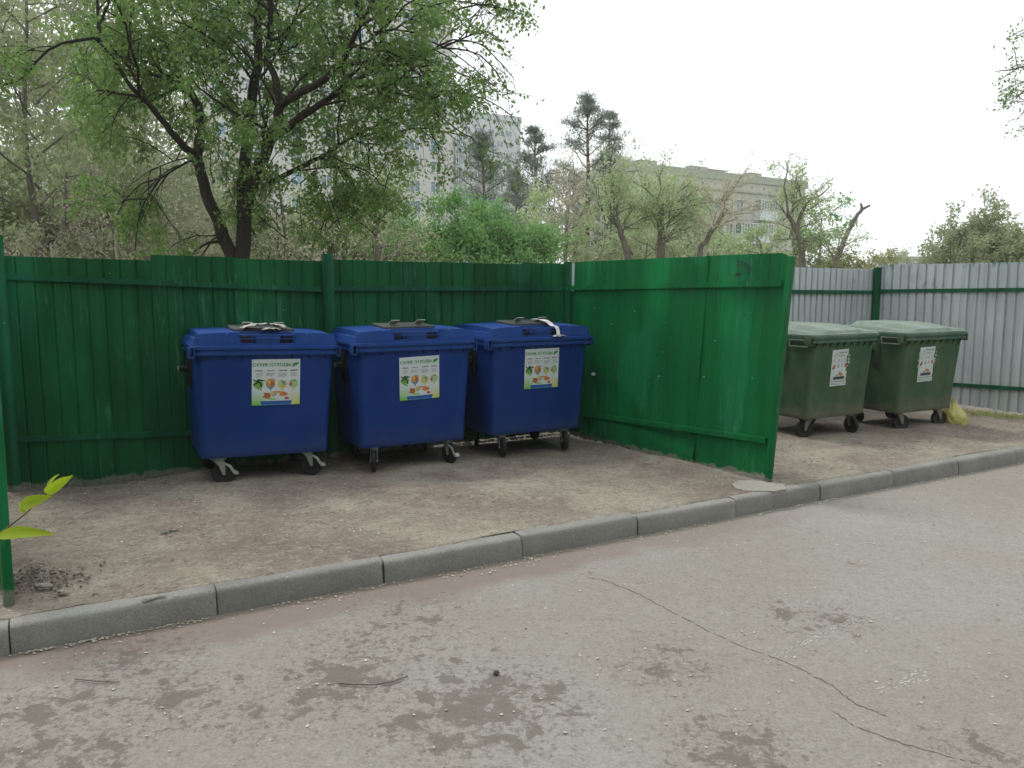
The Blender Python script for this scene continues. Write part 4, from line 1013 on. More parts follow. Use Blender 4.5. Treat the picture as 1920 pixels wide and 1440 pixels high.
# thin broken slab of concrete in front of the divider
pp = [G(*p, GZ + 0.006) for p in [(1372, 908), (1385, 902), (1415, 901), (1470, 910), (1474, 918), (1450, 922), (1400, 921), (1380, 917)]]
mb = MB(); mb.loft([[p - Z(.03) for p in pp], [p + Z(.004) for p in pp]]) if False else mb.loft([[p - Z(.03) for p in pp[::-1]], [p + Z(.006) for p in pp[::-1]]])
solo('concrete_slab', mb.mesh('slab', M_slab, bevel=None), 'flat pale broken concrete slab on the dirt at the foot of the divider panel', 'concrete slab')
# spilt green paint on the dirt and on the kerb top, and dry bits of twig
def spill(label, a, b, n_, w_, seed, zz, mat):
    rnd = random.Random(seed); mb = MB(); d = (b - a).normalized(); sd = Vector((-d.y, d.x, 0))
    for _ in range(n_):
        c = a.lerp(b, rnd.random()) + sd * rnd.gauss(0, w_) + Z(zz); r0 = rnd.uniform(.003, .012); an = rnd.uniform(0, 6)
        mb.add([c + (d * math.cos(an + q * 1.05) + sd * math.sin(an + q * 1.05)) * r0 * rnd.uniform(.5, 1.2) + Z(0.0005 * (_ % 3)) for q in range(6)], [(0, 1, 2, 3, 4, 5)])
    solo('paint_spill', mb.mesh('spill', mat), label, 'paint spill')
spill('dark green paint splashed on the dirt left of centre', G(302, 1002, GZ), G(334, 996, GZ), 70, .014, 5, .010, M_rail)
spill('dark green paint smear on the kerb top near the left', K(.62, .035, .150), K(.74, .045, .151), 60, .008, 6, .002, M_rail)
rnd = random.Random(12); mb = MB()
for _ in range(420):
    s_, t_ = rnd.uniform(-1.2, 10), rnd.uniform(.2, 3.6); p = K(s_, t_, GZ + .006); an = rnd.uniform(0, PI); l = rnd.uniform(.008, .035) * (2 if rnd.random() < .06 else 1)
    v = Vector((math.cos(an), math.sin(an), rnd.uniform(-.05, .1))) * l; mb.cyl(p - v, p + v, .0018, .0012, 4)
solo('twig_litter', mb.mesh('twigs', plain('dry_twig_bits', (.12, .09, .065), .9, 0, .5)), 'short bits of dry twig strewn over the dirt', 'twigs', kind='stuff')
# white debris line showing under the fence behind the third bin
pts = [tuple(COR - fd * rng.uniform(0.0, 1.5) + fn * rng.uniform(0.02, 0.12) + Z(GZ + .012)) for _ in range(220)]
stones(pts, 0.008, 0.022, plain('pale_debris', (0.5, 0.46, 0.36), 0.9, 0, .3, 30), 'gravel', 'pale mortar crumbs along the fence foot under the third blue bin', 6)
# twig on the road
tw = MB(); tp = [G(*p, 0.012) for p in [(635, 1281), (660, 1283), (700, 1284), (740, 1277), (765, 1267)]]
for i, (a, b) in enumerate(zip(tp[:-1], tp[1:])): tw.cyl(a, b, 0.0045 - .0006 * i, 0.004 - .0006 * i, 6)
solo('fallen_twig', tw.mesh('twig', B_grey, smooth=60), 'thin dark dry twig lying on the damp patch of the road', 'twig')
tw = MB(); tp = [G(*p, 0.01) for p in [(140, 1273), (180, 1277), (225, 1279)]]
for i, (a, b) in enumerate(zip(tp[:-1], tp[1:])): tw.cyl(a, b, 0.003, 0.0025, 6)
solo('fallen_twig', tw.mesh('twig', B_grey, smooth=60), 'short thin twig lying on the road at the lower left', 'twig')

# ------------------------------------------------------------------ vegetation toolkit
def tubes(polys, mat, name, kmin=3):
    """polys: list of (points Nx3, radii N)"""
    Vs, Fs = [], []; base = 0
    for pts, rad in polys:
        pts = np.asarray(pts); n = len(pts); k = 7 if rad[0] > 0.06 else (5 if rad[0] > 0.018 else kmin)
        d = np.gradient(pts, axis=0); d /= np.linalg.norm(d, axis=1)[:, None] + 1e-9
        ref = np.array([0.0, 0, 1]) if abs(d[0, 2]) < 0.8 else np.array([1.0, 0, 0])
        x = np.cross(d, ref); x /= np.linalg.norm(x, axis=1)[:, None] + 1e-9; y = np.cross(d, x)
        a = np.arange(k) * 2 * PI / k
        ring = pts[:, None, :] + (x[:, None, :] * np.cos(a)[None, :, None] + y[:, None, :] * np.sin(a)[None, :, None]) * np.asarray(rad)[:, None, None]
        Vs.append(ring.reshape(-1, 3)); i = np.arange(n - 1)[:, None]; j = np.arange(k)[None, :]
        Fs.append((np.stack([i * k + j, i * k + (j + 1) % k, (i + 1) * k + (j + 1) % k, (i + 1) * k + j], -1) + base).reshape(-1, 4)); base += n * k
    return npmesh(name, np.concatenate(Vs), np.concatenate(Fs), mat, True)
def leaves(cent, size, mat, name, seed, droop=0.3, asp=0.5, jit=0.3):
    rng = np.random.default_rng(seed); c = np.asarray(cent); n = len(c)
    d = rng.normal(0, 1, (n, 3)); d[:, 2] -= droop * 2; d /= np.linalg.norm(d, axis=1)[:, None]
    r = rng.normal(0, 1, (n, 3)); s = np.cross(d, r); s /= np.linalg.norm(s, axis=1)[:, None]
    L = size * rng.uniform(1 - jit, 1 + jit, n)[:, None]; nn = np.cross(d, s)
    a = c; b = c + d * L * .45 + s * L * asp * .5 + nn * L * .06; t = c + d * L - nn * L * .08; e = c + d * L * .45 - s * L * asp * .5 + nn * L * .06
    V = np.stack([a, b, t, e], 1).reshape(-1, 3); return npmesh(name, V, np.arange(4 * n).reshape(n, 4), mat)
def unit(v): return v / (np.linalg.norm(v) + 1e-9)
def grow(rng, p, d, L, r, lvl, cfg, polys, lv):
    """recursive limb: cfg = dict(levels, kids, ratio, wig, grav, spread, leafn, leafr)"""
    n = 7 if lvl < cfg['levels'] else 5
    pts = [p]; g = cfg['grav'][min(lvl, len(cfg['grav']) - 1)]
    for i in range(n):
        d = unit(d + rng.normal(0, cfg['wig'], 3) + np.array([cfg.get('wind', 0) * (lvl / 3), 0, g])); p = p + d * L / n; pts.append(p)
    pts = np.array(pts); rt = np.linspace(r, r * (0.45 if lvl < cfg['levels'] else 0.3), n + 1)
    if r > cfg.get('rmin', 0): polys.append((pts, rt))
    if lvl >= cfg['levels']:
        m = cfg['leafn']; t = rng.uniform(0.1, 1, m) * n; i = np.minimum(t.astype(int), n - 1); f = (t - i)[:, None]
        lv.append(pts[i] * (1 - f) + pts[i + 1] * f + rng.normal(0, cfg['leafr'], (m, 3))); return
    k = cfg['kids'][min(lvl, len(cfg['kids']) - 1)]
    for j in range(k):
        t = cfg.get('t0', 0.25) + (1 - cfg.get('t0', 0.25)) * (j + rng.random()) / k; i = min(int(t * n), n - 1); q = pts[i] + (pts[i + 1] - pts[i]) * (t * n - i)
        dd = unit(pts[i + 1] - pts[i]); o = rng.normal(0, 1, 3); o = unit(o - dd * o.dot(dd)); sp_ = cfg['spread'] * rng.uniform(.7, 1.3)
        grow(rng, q, unit(dd * math.cos(sp_) + o * math.sin(sp_)), L * cfg['ratio'] * rng.uniform(.7, 1.15), max(rt[i] * 0.55, 0.003), lvl + 1, cfg, polys, lv)
def tree(name, label, cat, base, trunk_pts, trunk_r, limbs, cfg, bark_m, leaf_m, lsize, seed, group=None, droop=0.3, asp=0.5, extra=None):
    rng = np.random.default_rng(seed); polys, lv = [], []
    for pts, r0, r1 in trunk_pts:
        pts = np.array([tuple(q) for q in pts], float)
        # resample with a little wobble
        t = np.linspace(0, len(pts) - 1, len(pts) * 3); ii = np.minimum(t.astype(int), len(pts) - 2); f = (t - ii)[:, None]
        pp_ = pts[ii] * (1 - f) + pts[ii + 1] * f; pp_[1:-1] += rng.normal(0, r0 * 0.12, pp_[1:-1].shape)
        polys.append((pp_, np.linspace(r0, r1, len(pp_))))
    for (p, d, L, r) in limbs: grow(rng, np.array(tuple(p), float), unit(np.array(d, float)), L, r, 1, cfg, polys, lv)
    if extra: extra(rng, polys, lv)
    t = thing(name, label, cat, base, 0, group)
    thick = [q for q in polys if q[1][0] > trunk_r]; thin = [q for q in polys if q[1][0] <= trunk_r]
    if thick: wpart('trunk', tubes(thick, bark_m, 'trunk'), t)
    if thin: wpart('branches', tubes(thin, cfg.get('twig_m', bark_m), 'branches'), t)
    if lv:
        C = np.concatenate(lv); wpart('crown', leaves(C, lsize, leaf_m, 'crown', seed + 1, droop, asp), t)
    return t
def auto_limbs(rng, p0, p1, n, L, r, up=0.5, t0=0.25, taper=0.6):
    """limbs round a straight trunk from p0 to p1"""
    out = []; p0, p1 = np.array(tuple(p0), float), np.array(tuple(p1), float)
    for i in range(n):
        t = t0 + (1 - t0) * (i + .5) / n; a = rng.uniform(0, 2 * PI)
        out.append((p0 + (p1 - p0) * t, (math.cos(a), math.sin(a), up + rng.uniform(-.2, .4)), L * (1 - taper * t) * rng.uniform(.75, 1.2), r * (1 - .5 * t)))
    return out

# ------------------------------------------------------------------ main elm
def main_elm():
    Y = 12.0; q = lambda u, v, dy=0: P(u, v, Y + dy)
    b = P(440, 487, Y); base = Vector((b.x, Y, GZ))
    tr = [
     ([Vector((b.x + .02, Y, 0.1)), q(436, 487), q(417, 430), q(392, 375), q(376, 312), q(369, 290)], 0.11, 0.07),
     ([Vector((b.x + .12, Y + .1, 0.1)), q(452, 484), q(458, 417), q(458, 347, .1), q(462, 295, .2), q(469, 226, .3), q(479, 139, .5), q(483, 69, .6), q(483, 0, .8), q(478, -120, 1.0), q(470, -260, 1.2)], 0.125, 0.035),
     ([q(459, 400), q(475, 345, -.1), q(487, 310, -.2), q(507, 271, -.3), q(521, 226, -.4), q(527, 194, -.5)], 0.09, 0.065),
     ([q(369, 292), q(377, 243, .1), q(376, 215, .2), q(361, 177, .3), q(338, 139, .4), q(309, 80, .6), q(288, 0, .8), q(262, -130, 1)], 0.075, 0.025),
     ([q(366, 292), q(347, 278, -.2), q(312, 236, -.4), q(278, 194, -.6), q(240, 156, -.9), q(215, 111, -1.1), q(174, 68, -1.4)], 0.062, 0.010),
     ([q(527, 196, -.5), q(520, 165, -.5), q(500, 104, -.4), q(507, 52, -.3), q(510, -20, -.2), q(520, -150, 0)], 0.06, 0.02),
     ([q(527, 196, -.5), q(556, 177, -.7), q(604, 153, -.9), q(640, 118, -1.1), q(668, 60, -1.3), q(700, 0, -1.5), q(730, -80, -1.7)], 0.062, 0.02),
     ([q(510, 262, -.3), q(556, 226, -.5), q(597, 198, -.4), q(650, 165, -.3), q(705, 120, -.1), q(720, 60, 0), q(745, -10, .2)], 0.06, 0.018),
     ([q(500, 345, -.1), q(540, 325, .2), q(569, 312, .3), q(611, 288, .5), q(640, 268, .7), q(690, 240, .9)], 0.045, 0.015),
     ([q(650, 165, -.3), q(700, 160, -.5), q(755, 178, -.7), q(800, 190, -.9), q(835, 235, -1.1)], 0.028, 0.008),
     ([q(700, 125, 0), q(760, 100, 0), q(830, 90, .2), q(880, 66, .3), q(915, 60, .4)], 0.028, 0.007),
     ([q(363, 300), q(347, 305, -.2), q(302, 333, -.4), q(271, 378, -.5), q(257, 417, -.6), q(253, 470, -.6)], 0.02, 0.007),
     ([q(363, 296), q(330, 300, .2), q(280, 320, .3), q(240, 350, .4)], 0.014, 0.005),
     ([q(415, 452), q(390, 455, -.3), q(365, 470, -.4), q(350, 500, -.5)], 0.025, 0.01),
     ([q(420, 440), q(400, 448, .3), q(372, 488, .4)], 0.02, 0.01)]
    cfg = dict(levels=3, kids=(4, 5, 5), ratio=0.55, wig=0.16, grav=(0, 0.02, -0.10, -0.16), spread=0.75, leafn=17, leafr=0.05, twig_m=B_elm, wind=0.06)
    def extra(rng, polys, lv):
        # limbs off the modelled boughs
        for pts, r0, r1 in tr[1:]:
            P_ = np.array([tuple(v) for v in pts]); n = len(P_)
            seg = np.linalg.norm(np.diff(P_, axis=0), axis=1).sum()
            small = r0 < 0.03
            for k in range(int(seg * (2.6 if not small else 2.2)) + 2):
                t = rng.uniform(0.32, 1) * (n - 1); i = min(int(t), n - 2); p = P_[i] + (P_[i + 1] - P_[i]) * (t - i)
                if p[2] < 2.7: continue
                dd = unit(P_[i + 1] - P_[i]); o = rng.normal(0, 1, 3); o = unit(o - dd * o.dot(dd))
                d = unit(dd * .55 + o * 0.85 + np.array([0, 0, 0.12])); left = p[0] < -1.6
                c2 = dict(cfg); c2['leafn'] = 22 if left else 9
                if small: c2['kids'] = (3, 4, 4)
                grow(rng, p, d, rng.uniform(1.0, 1.75) if not small else rng.uniform(.7, 1.1), 0.022 if not small else 0.012, 1, c2, polys, lv)
        # long thin drooping, nearly bare shoots on the right side
        c3 = dict(levels=2, kids=(9, 6), ratio=0.55, wig=0.13, grav=(0, -0.14, -0.2), spread=0.6, leafn=6, leafr=0.04)
        for (u, v, dy, L) in [(640, 150, -.5, 1.8), (680, 170, -.6, 1.9), (720, 120, 0, 1.8), (760, 180, -.7, 1.6), (700, 60, -1.3, 1.8), (830, 90, .2, 1.3), (880, 65, .3, 0.6), (600, 290, .5, 1.3), (650, 262, .7, 1.4), (560, 320, .2, 1.1), (690, 240, .9, 1.3), (800, 100, 0, 1.5), (780, 20, 0, 1.2), (850, 20, 0, 0.9), (740, 250, .2, 1.2)]:
            p = np.array(tuple(q(u, v, dy))); grow(rng, p, unit(np.array([0.9, rng.normal(0, .3), 0.35])), L, 0.016, 1, c3, polys, lv)
        for (u, v, dy, L) in [(366, 300, 0, 1.2), (350, 306, -.2, 1.2), (300, 335, -.4, .9), (415, 440, 0, .8)]:
            p = np.array(tuple(q(u, v, dy))); c4 = dict(c3); c4['leafn'] = 2
            grow(rng, p, unit(np.array([-0.9, rng.normal(0, .3), -.1])), L, 0.013, 1, c4, polys, lv)
        # leafy epicormic shoots between the stems
        more = [(rng.uniform(385, 730), rng.uniform(230, 470), rng.uniform(-.4, .7)) for _ in range(26)] + [(rng.uniform(150, 400), rng.uniform(90, 260), rng.uniform(-.6, .8)) for _ in range(14)]
        for (u, v, dy) in more + [(440, 380, .4), (410, 300, .5), (430, 230, .4), (420, 330, .6), (500, 400, .5), (560, 400, .3), (620, 380, .4), (690, 350, .4), (480, 440, .3), (540, 450, .3), (600, 440, .3), (700, 420, .6), (660, 320, .3), (640, 440, .5), (400, 180, .2), (420, 120, .3), (350, 200, .2)]:
            p = np.array(tuple(q(u, v, dy))); c5 = dict(cfg); c5['kids'] = (3, 4, 4); c5['leafn'] = 11
            grow(rng, p, unit(np.array([rng.normal(0, .5), rng.normal(0, .5), 0.5])), 0.75, 0.01, 1, c5, polys, lv)
    tree('elm_tree', 'large dark trunked elm with spreading forked boughs behind the green fence', 'tree', base, tr, 0.024, [], cfg, B_elm, L_elm, 0.069, 5, extra=extra, asp=0.55)
main_elm()

# ------------------------------------------------------------------ background trees
rg = np.random.default_rng(77)
def bushy(name, label, u, Y, vtop, L, n, seed, bark_m, leaf_m, ls, leafn=14, up=0.6, kids=(5, 5, 4), group='trees behind the fence', r=0.10, cat='tree', grav=(0, 0.0, -.03, -.08), t0=0.12, lean=0, spread=0.7, leafr=0.09, ratio=.55, taper=.45, levels=3, droop=.3, z0=None):
    top = P(u, vtop, Y); base = Vector((top.x - lean, Y, GZ)); rng = np.random.default_rng(seed)
    H = top.z - GZ
    p1 = Vector((top.x, Y, GZ + max(H - 0.42 * L, H * .45))); p0 = base
    tr = [([p0 - Z(.05), p0.lerp(p1, .33) + Vector((rng.normal(0, .1), 0, 0)), p0.lerp(p1, .66) + Vector((rng.normal(0, .12), 0, 0)), p1], r, r * .25)]
    cfg = dict(levels=levels, kids=kids, rmin=0.0031 if leafn > 14 else 0, ratio=ratio, wig=.15, grav=grav, spread=spread, leafn=leafn, leafr=leafr, wind=.05)
    limbs = auto_limbs(rng, p0, p1, n, L, r * .35, up, t0, taper)
    return tree(name, label, cat, base, tr, 0.03, limbs, cfg, bark_m, leaf_m, ls, seed, group, droop)
W1 = 'trees behind the fence'
bushy('elm_tree', 'tall olive green willowy tree filling the top left corner', 40, 17, -140, 3.2, 20, 101, B_grey, L_olive, 0.12, 30, kids=(6, 6, 5))
bushy('elm_tree', 'olive leaved tree between the left border and the dark forked elm', 190, 20, -60, 3.2, 18, 102, B_grey, L_olive, 0.11, 15, kids=(6, 5, 5))
bushy('elm_tree', 'low leafy young elm growing just left of the dark forked elm', 120, 15.5, 250, 1.7, 14, 103, B_grey, L_olive, 0.08, 12, kids=(5, 5, 4))
# pale bare thicket
def thicket(label, u, Y, vtop, L, n, seed, leafn=2, mat=None, leafm_=None):
    return bushy('bare_shrub', label, u, Y, vtop, L, n, seed, mat or B_pale, leafm_ or L_pale, 0.05, leafn, up=.9, kids=(7, 6, 4), cat='shrub', r=.05, t0=.02, grav=(0, -.02, -.08, -.12), spread=.6, group='bare pale shrubs behind the fence')
thicket('bare grey twig thicket with arching shoots behind the left fence bay', 215, 14.5, 235, 1.8, 16, 111, 3)
thicket('bare pale thicket low behind the leftmost fence top', 90, 14, 390, 1.4, 13, 112, 4)
thicket('bare pale thicket low between left thicket and the dark trunks', 320, 14.5, 360, 1.3, 13, 113, 3)
thicket('tangled pale thicket low right of the dark trunks', 590, 14.5, 370, 1.4, 14, 114, 5)
thicket('tangled pale arching thicket left of the bright green bush', 725, 15.5, 375, 1.5, 14, 115, 5)
bushy('elm_tree', 'thin olive tree behind the dark forked elm, its crown mixed with the elm', 620, 19, 120, 2.4, 14, 104, B_grey, L_olive, 0.09, 8)
bushy('elm_tree', 'leafy small tree right behind the dark trunks', 520, 18, 270, 2.0, 12, 105, B_grey, L_olive, 0.09, 10)
bushy('elm_tree', 'drooping leafy elm above the right end of the left thickets', 700, 16.5, 290, 1.6, 12, 106, B_grey, L_elm, 0.075, 9)
bushy('elm_tree', 'far olive tree filling the gap left of the forked elm', 290, 24, 110, 2.8, 14, 107, B_grey, L_olive, 0.12, 9)
bushy('elm_tree', 'far olive tree at the left border behind the tall corner tree', -30, 24, 120, 3.0, 12, 108, B_grey, L_olive, 0.12, 12)
# bright bushes
for i, (u, vt, lb) in enumerate([(858, 352, 'bright green bushy maple, tallest of the bright bushes'), (935, 392, 'bright green bush right of the tallest bright bush'), (990, 405, 'darker green bush at the right end of the bright bushes'), (800, 410, 'green bush at the left end of the bright bushes')]):
    bushy('maple_bush', lb, u, 22, vt, 1.9, 16, 120 + i, B_grey, L_bush, 0.11, 17, kids=(6, 6, 5), cat='bush', group='bright green bushes behind the fence', leafr=.10, up=.8, t0=.08, taper=.55)

def pine(label, u, Y, vtop, seed, wd=1.0, dens=1.0, lean=0.0):
    rng = np.random.default_rng(seed); top = P(u, vtop, Y); H = top.z - GZ; base = Vector((top.x + lean, Y, GZ)); polys = []; lv = []
    tp = np.array([tuple(base - Z(.1)), tuple(base.lerp(top, .3)), tuple(base.lerp(top, .6) + Vector((.1, 0, 0))), tuple(base.lerp(top, .85)), tuple(top)])
    nw = 13
    for i in range(nw):
        t = 0.30 + 0.69 * i / (nw - 1); p = tp[0] + (tp[-1] - tp[0]) * t
        prof = math.sin(PI * min(1, (1 - t) * 1.05 + .05)) * 0.75 + (1 - t) * .55
        L = H * .235 * prof * wd * 1.0
        for k in range(rng.integers(3, 5)):
            a = rng.uniform(0, 2 * PI); l = L * rng.uniform(.45, 1.25); d = np.array([math.cos(a), math.sin(a), .1 + .5 * t])
            pts = [p]; q = p.copy(); dd = unit(d)
            for s in range(6): dd = unit(dd + rng.normal(0, .12, 3) + np.array([0, 0, .06])); q = q + dd * l / 6; pts.append(q)
            pts = np.array(pts); polys.append((pts, np.linspace(.035, .01, 7)))
            for s in range(3, 7):
                for m in range(2):
                    o = rng.normal(0, 1, 3); o[2] = abs(o[2]) * .5; e = pts[s] + unit(o) * l * .20 * rng.uniform(.4, 1.2)
                    polys.append((np.array([pts[s], (pts[s] + e) / 2 + [0, 0, .03], e]), np.array([.012, .008, .004])))
                    nn = int(26 * dens); c = e + rng.normal(0, 1, (nn, 3)) * np.array([.17, .17, .08]); lv.append(c)
    t = thing('pine_tree', label, 'tree', base, 0, 'pines in front of the far buildings')
    wpart('trunk', tubes([(tp, np.array([.17, .15, .12, .07, .02]) * H / 12)], B_pine, 'trunk'), t); wpart('branches', tubes(polys, B_pine, 'branches'), t)
    wpart('crown', leaves(np.concatenate(lv), 0.17, L_pine, 'crown', seed, -.5, .22), t)
pine('tallest pine, standing right of the grey towers against the sky', 1102, 42, 192, 201, 1.0)
pine('slimmer pine leaning against the tallest pine on its right', 1143, 44, 218, 202, .55, .8)
pine('pine in front of the second tower, left of the tallest pine', 1003, 42, 246, 203, .8)
pine('pine in front of the gap between both grey towers', 905, 38, 258, 204, .85, .8)
pine('low dark pine crown behind the bright green bushes', 968, 46, 330, 205, .8)

# pollarded and half bare trees on the right
def stub_tree(label, pts, Y, r0, r1, tops, seed, leaf_m, leafn, bark_m=B_grey, ls=.09, L=1.35, kids=(6, 5, 4), grav=(0, .02, 0, -.03), twig=None, nsh=12):
    q = [P(u, v, Y) for u, v in pts]; base = Vector((q[0].x, Y, GZ)); tr = [([base - Z(.05)] + q, r0, r1)]
    rng = np.random.default_rng(seed); limbs = []
    for (u, v, w_) in tops:
        p = P(u, v, Y)
        for k in range(int(nsh * w_)):
            limbs.append((tuple(p + Vector((rng.normal(0, .15), rng.normal(0, .15), rng.normal(0, .15)))), (rng.normal(0, .55), rng.normal(0, .55), rng.uniform(.1, 1.1)), L * rng.uniform(.6, 1.15), .022))
    cfg = dict(levels=3, kids=kids, ratio=.5, wig=.13, grav=grav, spread=.5, leafn=leafn, leafr=.09, wind=.08, twig_m=twig or bark_m)
    return tree('street_tree', label, 'tree', base, tr, .03, limbs, cfg, bark_m, leaf_m, ls, seed, 'pruned trees behind the divider panel')
stub_tree('pale budding tree with upright twigs below the tallest pine', [(1060, 500), (1062, 450), (1063, 400), (1068, 380)], 27, .07, .05, [(1063, 415, .6), (1066, 385, 1), (1060, 450, .6)], 301, L_pale, 5, B_grey, .07, 1.25, twig=B_pale)
stub_tree('leaning dark trunk tree behind the left end of the divider panel', [(1182, 500), (1172, 460), (1160, 425), (1146, 402)], 26, .13, .07, [(1146, 402, 1), (1160, 430, .7)], 302, L_far, 9)
stub_tree('tree with thick upright pollarded trunk behind the divider panel', [(1240, 500), (1239, 460), (1238, 420), (1240, 388)], 26, .17, .10, [(1240, 388, 1.2), (1238, 430, .7), (1236, 470, .5)], 303, L_far, 9)
stub_tree('tree with diagonal forked bare trunk rising to the right behind the divider panel', [(1306, 500), (1316, 462), (1340, 425), (1362, 392)], 25, .12, .06, [(1362, 392, 1), (1335, 430, .8), (1312, 465, .5)], 304, L_pale, 4, B_grey, .07, 1.25, twig=B_pale)
stub_tree('forked tree with windblown sparse top in front of the pale block corner', [(1505, 500), (1502, 460), (1490, 425), (1478, 405)], 27, .13, .07, [(1478, 405, .8), (1505, 385, .9), (1500, 440, 1)], 305, L_far, 5, L=1.0, nsh=8)
stub_tree('dead leafless trunk with a short fork standing alone against the sky', [(1565, 500), (1578, 465), (1592, 430), (1608, 402), (1617, 393)], 26, .10, .05, [(1575, 480, .35)], 306, L_far, 5, L=1.2)
# details: forks
def limb_obj(tree_o, pts, Y, r0, r1, m=B_grey):
    q = np.array([tuple(P(u, v, Y)) for u, v in pts]); wpart('bough', tubes([(q, np.linspace(r0, r1, len(q)))], m, 'bough'), tree_o)
T = [o for o in scene.objects if o.name.startswith('street_tree')]
limb_obj(T[-1], [(1610, 400), (1617, 392), (1631, 385)], 26, .055, .035); limb_obj(T[-1], [(1614, 397), (1616, 388), (1614, 381)], 26, .05, .035)
limb_obj(T[-2], [(1492, 430), (1502, 400), (1515, 378), (1540, 365), (1556, 350)], 27, .07, .015); limb_obj(T[-2], [(1478, 408), (1476, 380), (1470, 350), (1478, 315), (1472, 300)], 27, .05, .012)
F_ = 'leafy trees right of centre behind the fence'
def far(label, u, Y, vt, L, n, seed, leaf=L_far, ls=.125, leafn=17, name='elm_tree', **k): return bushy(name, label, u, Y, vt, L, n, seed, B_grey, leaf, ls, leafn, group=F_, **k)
far('windblown pale green tree right of the tallest pine against the roofline', 1205, 34, 285, 2.1, 16, 401, leafn=8)
far('leafy pale green tree between the pine and the pollarded trunk', 1150, 32, 335, 2.3, 15, 402)
far('leafy tree in front of the pale block middle', 1290, 32, 372, 2.1, 15, 403)
far('leafy tree hiding the pale block lower storeys', 1365, 33, 420, 1.8, 15, 404, leafn=9)
far('darker leafy tree left of the forked windblown tree', 1425, 30, 412, 1.7, 15, 405, leaf=L_far, leafn=13, up=.3)
far('sparse windblown tall tree at the right corner of the pale block', 1495, 31, 292, 1.5, 12, 406, leafn=4)
far('pointed green poplar like tree right of the pale block', 1542, 32, 378, 1.5, 16, 407, leaf=L_bush, leafn=13)
far('broad pale leafy tree left of the tallest pine foot', 1040, 34, 330, 2.3, 16, 418)
far('broad pale leafy tree right behind the pollarded trunk', 1255, 36, 318, 2.3, 16, 419)
far('low leafy tree filling below the pine crowns', 1085, 30, 400, 2.0, 13, 408, leafn=9, leaf=L_olive)
far('low leafy tree behind the divider panel middle', 1215, 29, 410, 1.9, 13, 409, leafn=9, leaf=L_olive)
far('low leafy tree behind the divider panel right half', 1340, 29, 430, 1.8, 13, 410, leafn=9)
far('low shrub behind the right end of the divider panel', 1500, 28, 450, 1.5, 13, 411, leaf=L_olive, leafn=11, cat='shrub')
far('yellowish low shrub above the silver fence left section', 1590, 30, 462, 1.5, 12, 412, leaf=L_yel, leafn=12, cat='shrub')
far('yellowish low shrub just left of the silver fence post', 1655, 36, 476, 1.5, 12, 413, leaf=L_yel, leafn=12, cat='shrub')
far('thin dark leafed small tree above the silver fence post', 1702, 48, 468, 1.6, 10, 414, leaf=L_olive, leafn=5)
far('broad leafy tree above the silver fence, left part of the right clump', 1815, 30, 415, 2.3, 18, 415, leaf=L_olive, leafn=24, kids=(7, 6, 5), t0=.05)
far('broad leafy tree at the right border above the silver fence', 1905, 30, 396, 2.5, 18, 416, leaf=L_olive, leafn=24, kids=(7, 6, 5), t0=.05)
far('round leafy crown in the middle of the right clump above the silver fence', 1858, 32, 408, 2.2, 18, 420, leaf=L_olive, leafn=26, kids=(7, 6, 5), t0=.05, ls=.15)
far('low dense leafy shrub under the right clump crowns', 1870, 29, 452, 1.6, 16, 421, leaf=L_olive, leafn=26, kids=(7, 6, 5), t0=.02, ls=.15, cat='shrub')
far('low leafy shrub at the left end of the right clump', 1765, 31, 462, 1.3, 12, 417, leaf=L_olive, leafn=11, cat='shrub')

# overhanging tree at the right border: trunk outside the frame
def right_tree():
    Y = 15; q = lambda u, v, dy=0: P(u, v, Y + dy); b = q(2230, 500); base = Vector((b.x, Y, GZ))
    tr = [([base - Z(.1), q(2225, 500), q(2200, 300), q(2190, 120), q(2180, -60)], .2, .08),
          ([q(2200, 300), q(2100, 170), q(2000, 130), q(1940, 150), q(1905, 185)], .07, .012), ([q(2100, 170), q(2010, 110), q(1950, 118), q(1900, 130), q(1865, 135)], .04, .006),
          ([q(2190, 120), q(2080, 40), q(1990, 30), q(1930, 50)], .05, .008)]
    cfg = dict(levels=2, kids=(6, 5), ratio=.5, wig=.16, grav=(0, -.04, -.1), spread=.7, leafn=5, leafr=.05)
    def extra(rng, polys, lv):
        for u, v, L in [(1985, 128, .8), (1940, 150, .6), (1918, 172, .5), (1950, 118, .5), (1910, 128, .4), (1960, 180, .6), (1985, 200, .7), (1935, 52, .4), (1975, 30, .5), (2000, 40, .6), (1930, 195, .4), (2030, 140, .8)]:
            for k in range(2): grow(rng, np.array(tuple(q(u, v, rng.normal(0, .3)))), unit(np.array([-1, rng.normal(0, .4), rng.normal(-.1, .5)])), L, .011, 1, cfg, polys, lv)
    tree('elm_tree', 'thin drooping bough of an elm reaching in at the right border', 'tree', base, tr, .03, [], cfg, B_grey, L_elm, .065, 500, extra=extra)
right_tree()

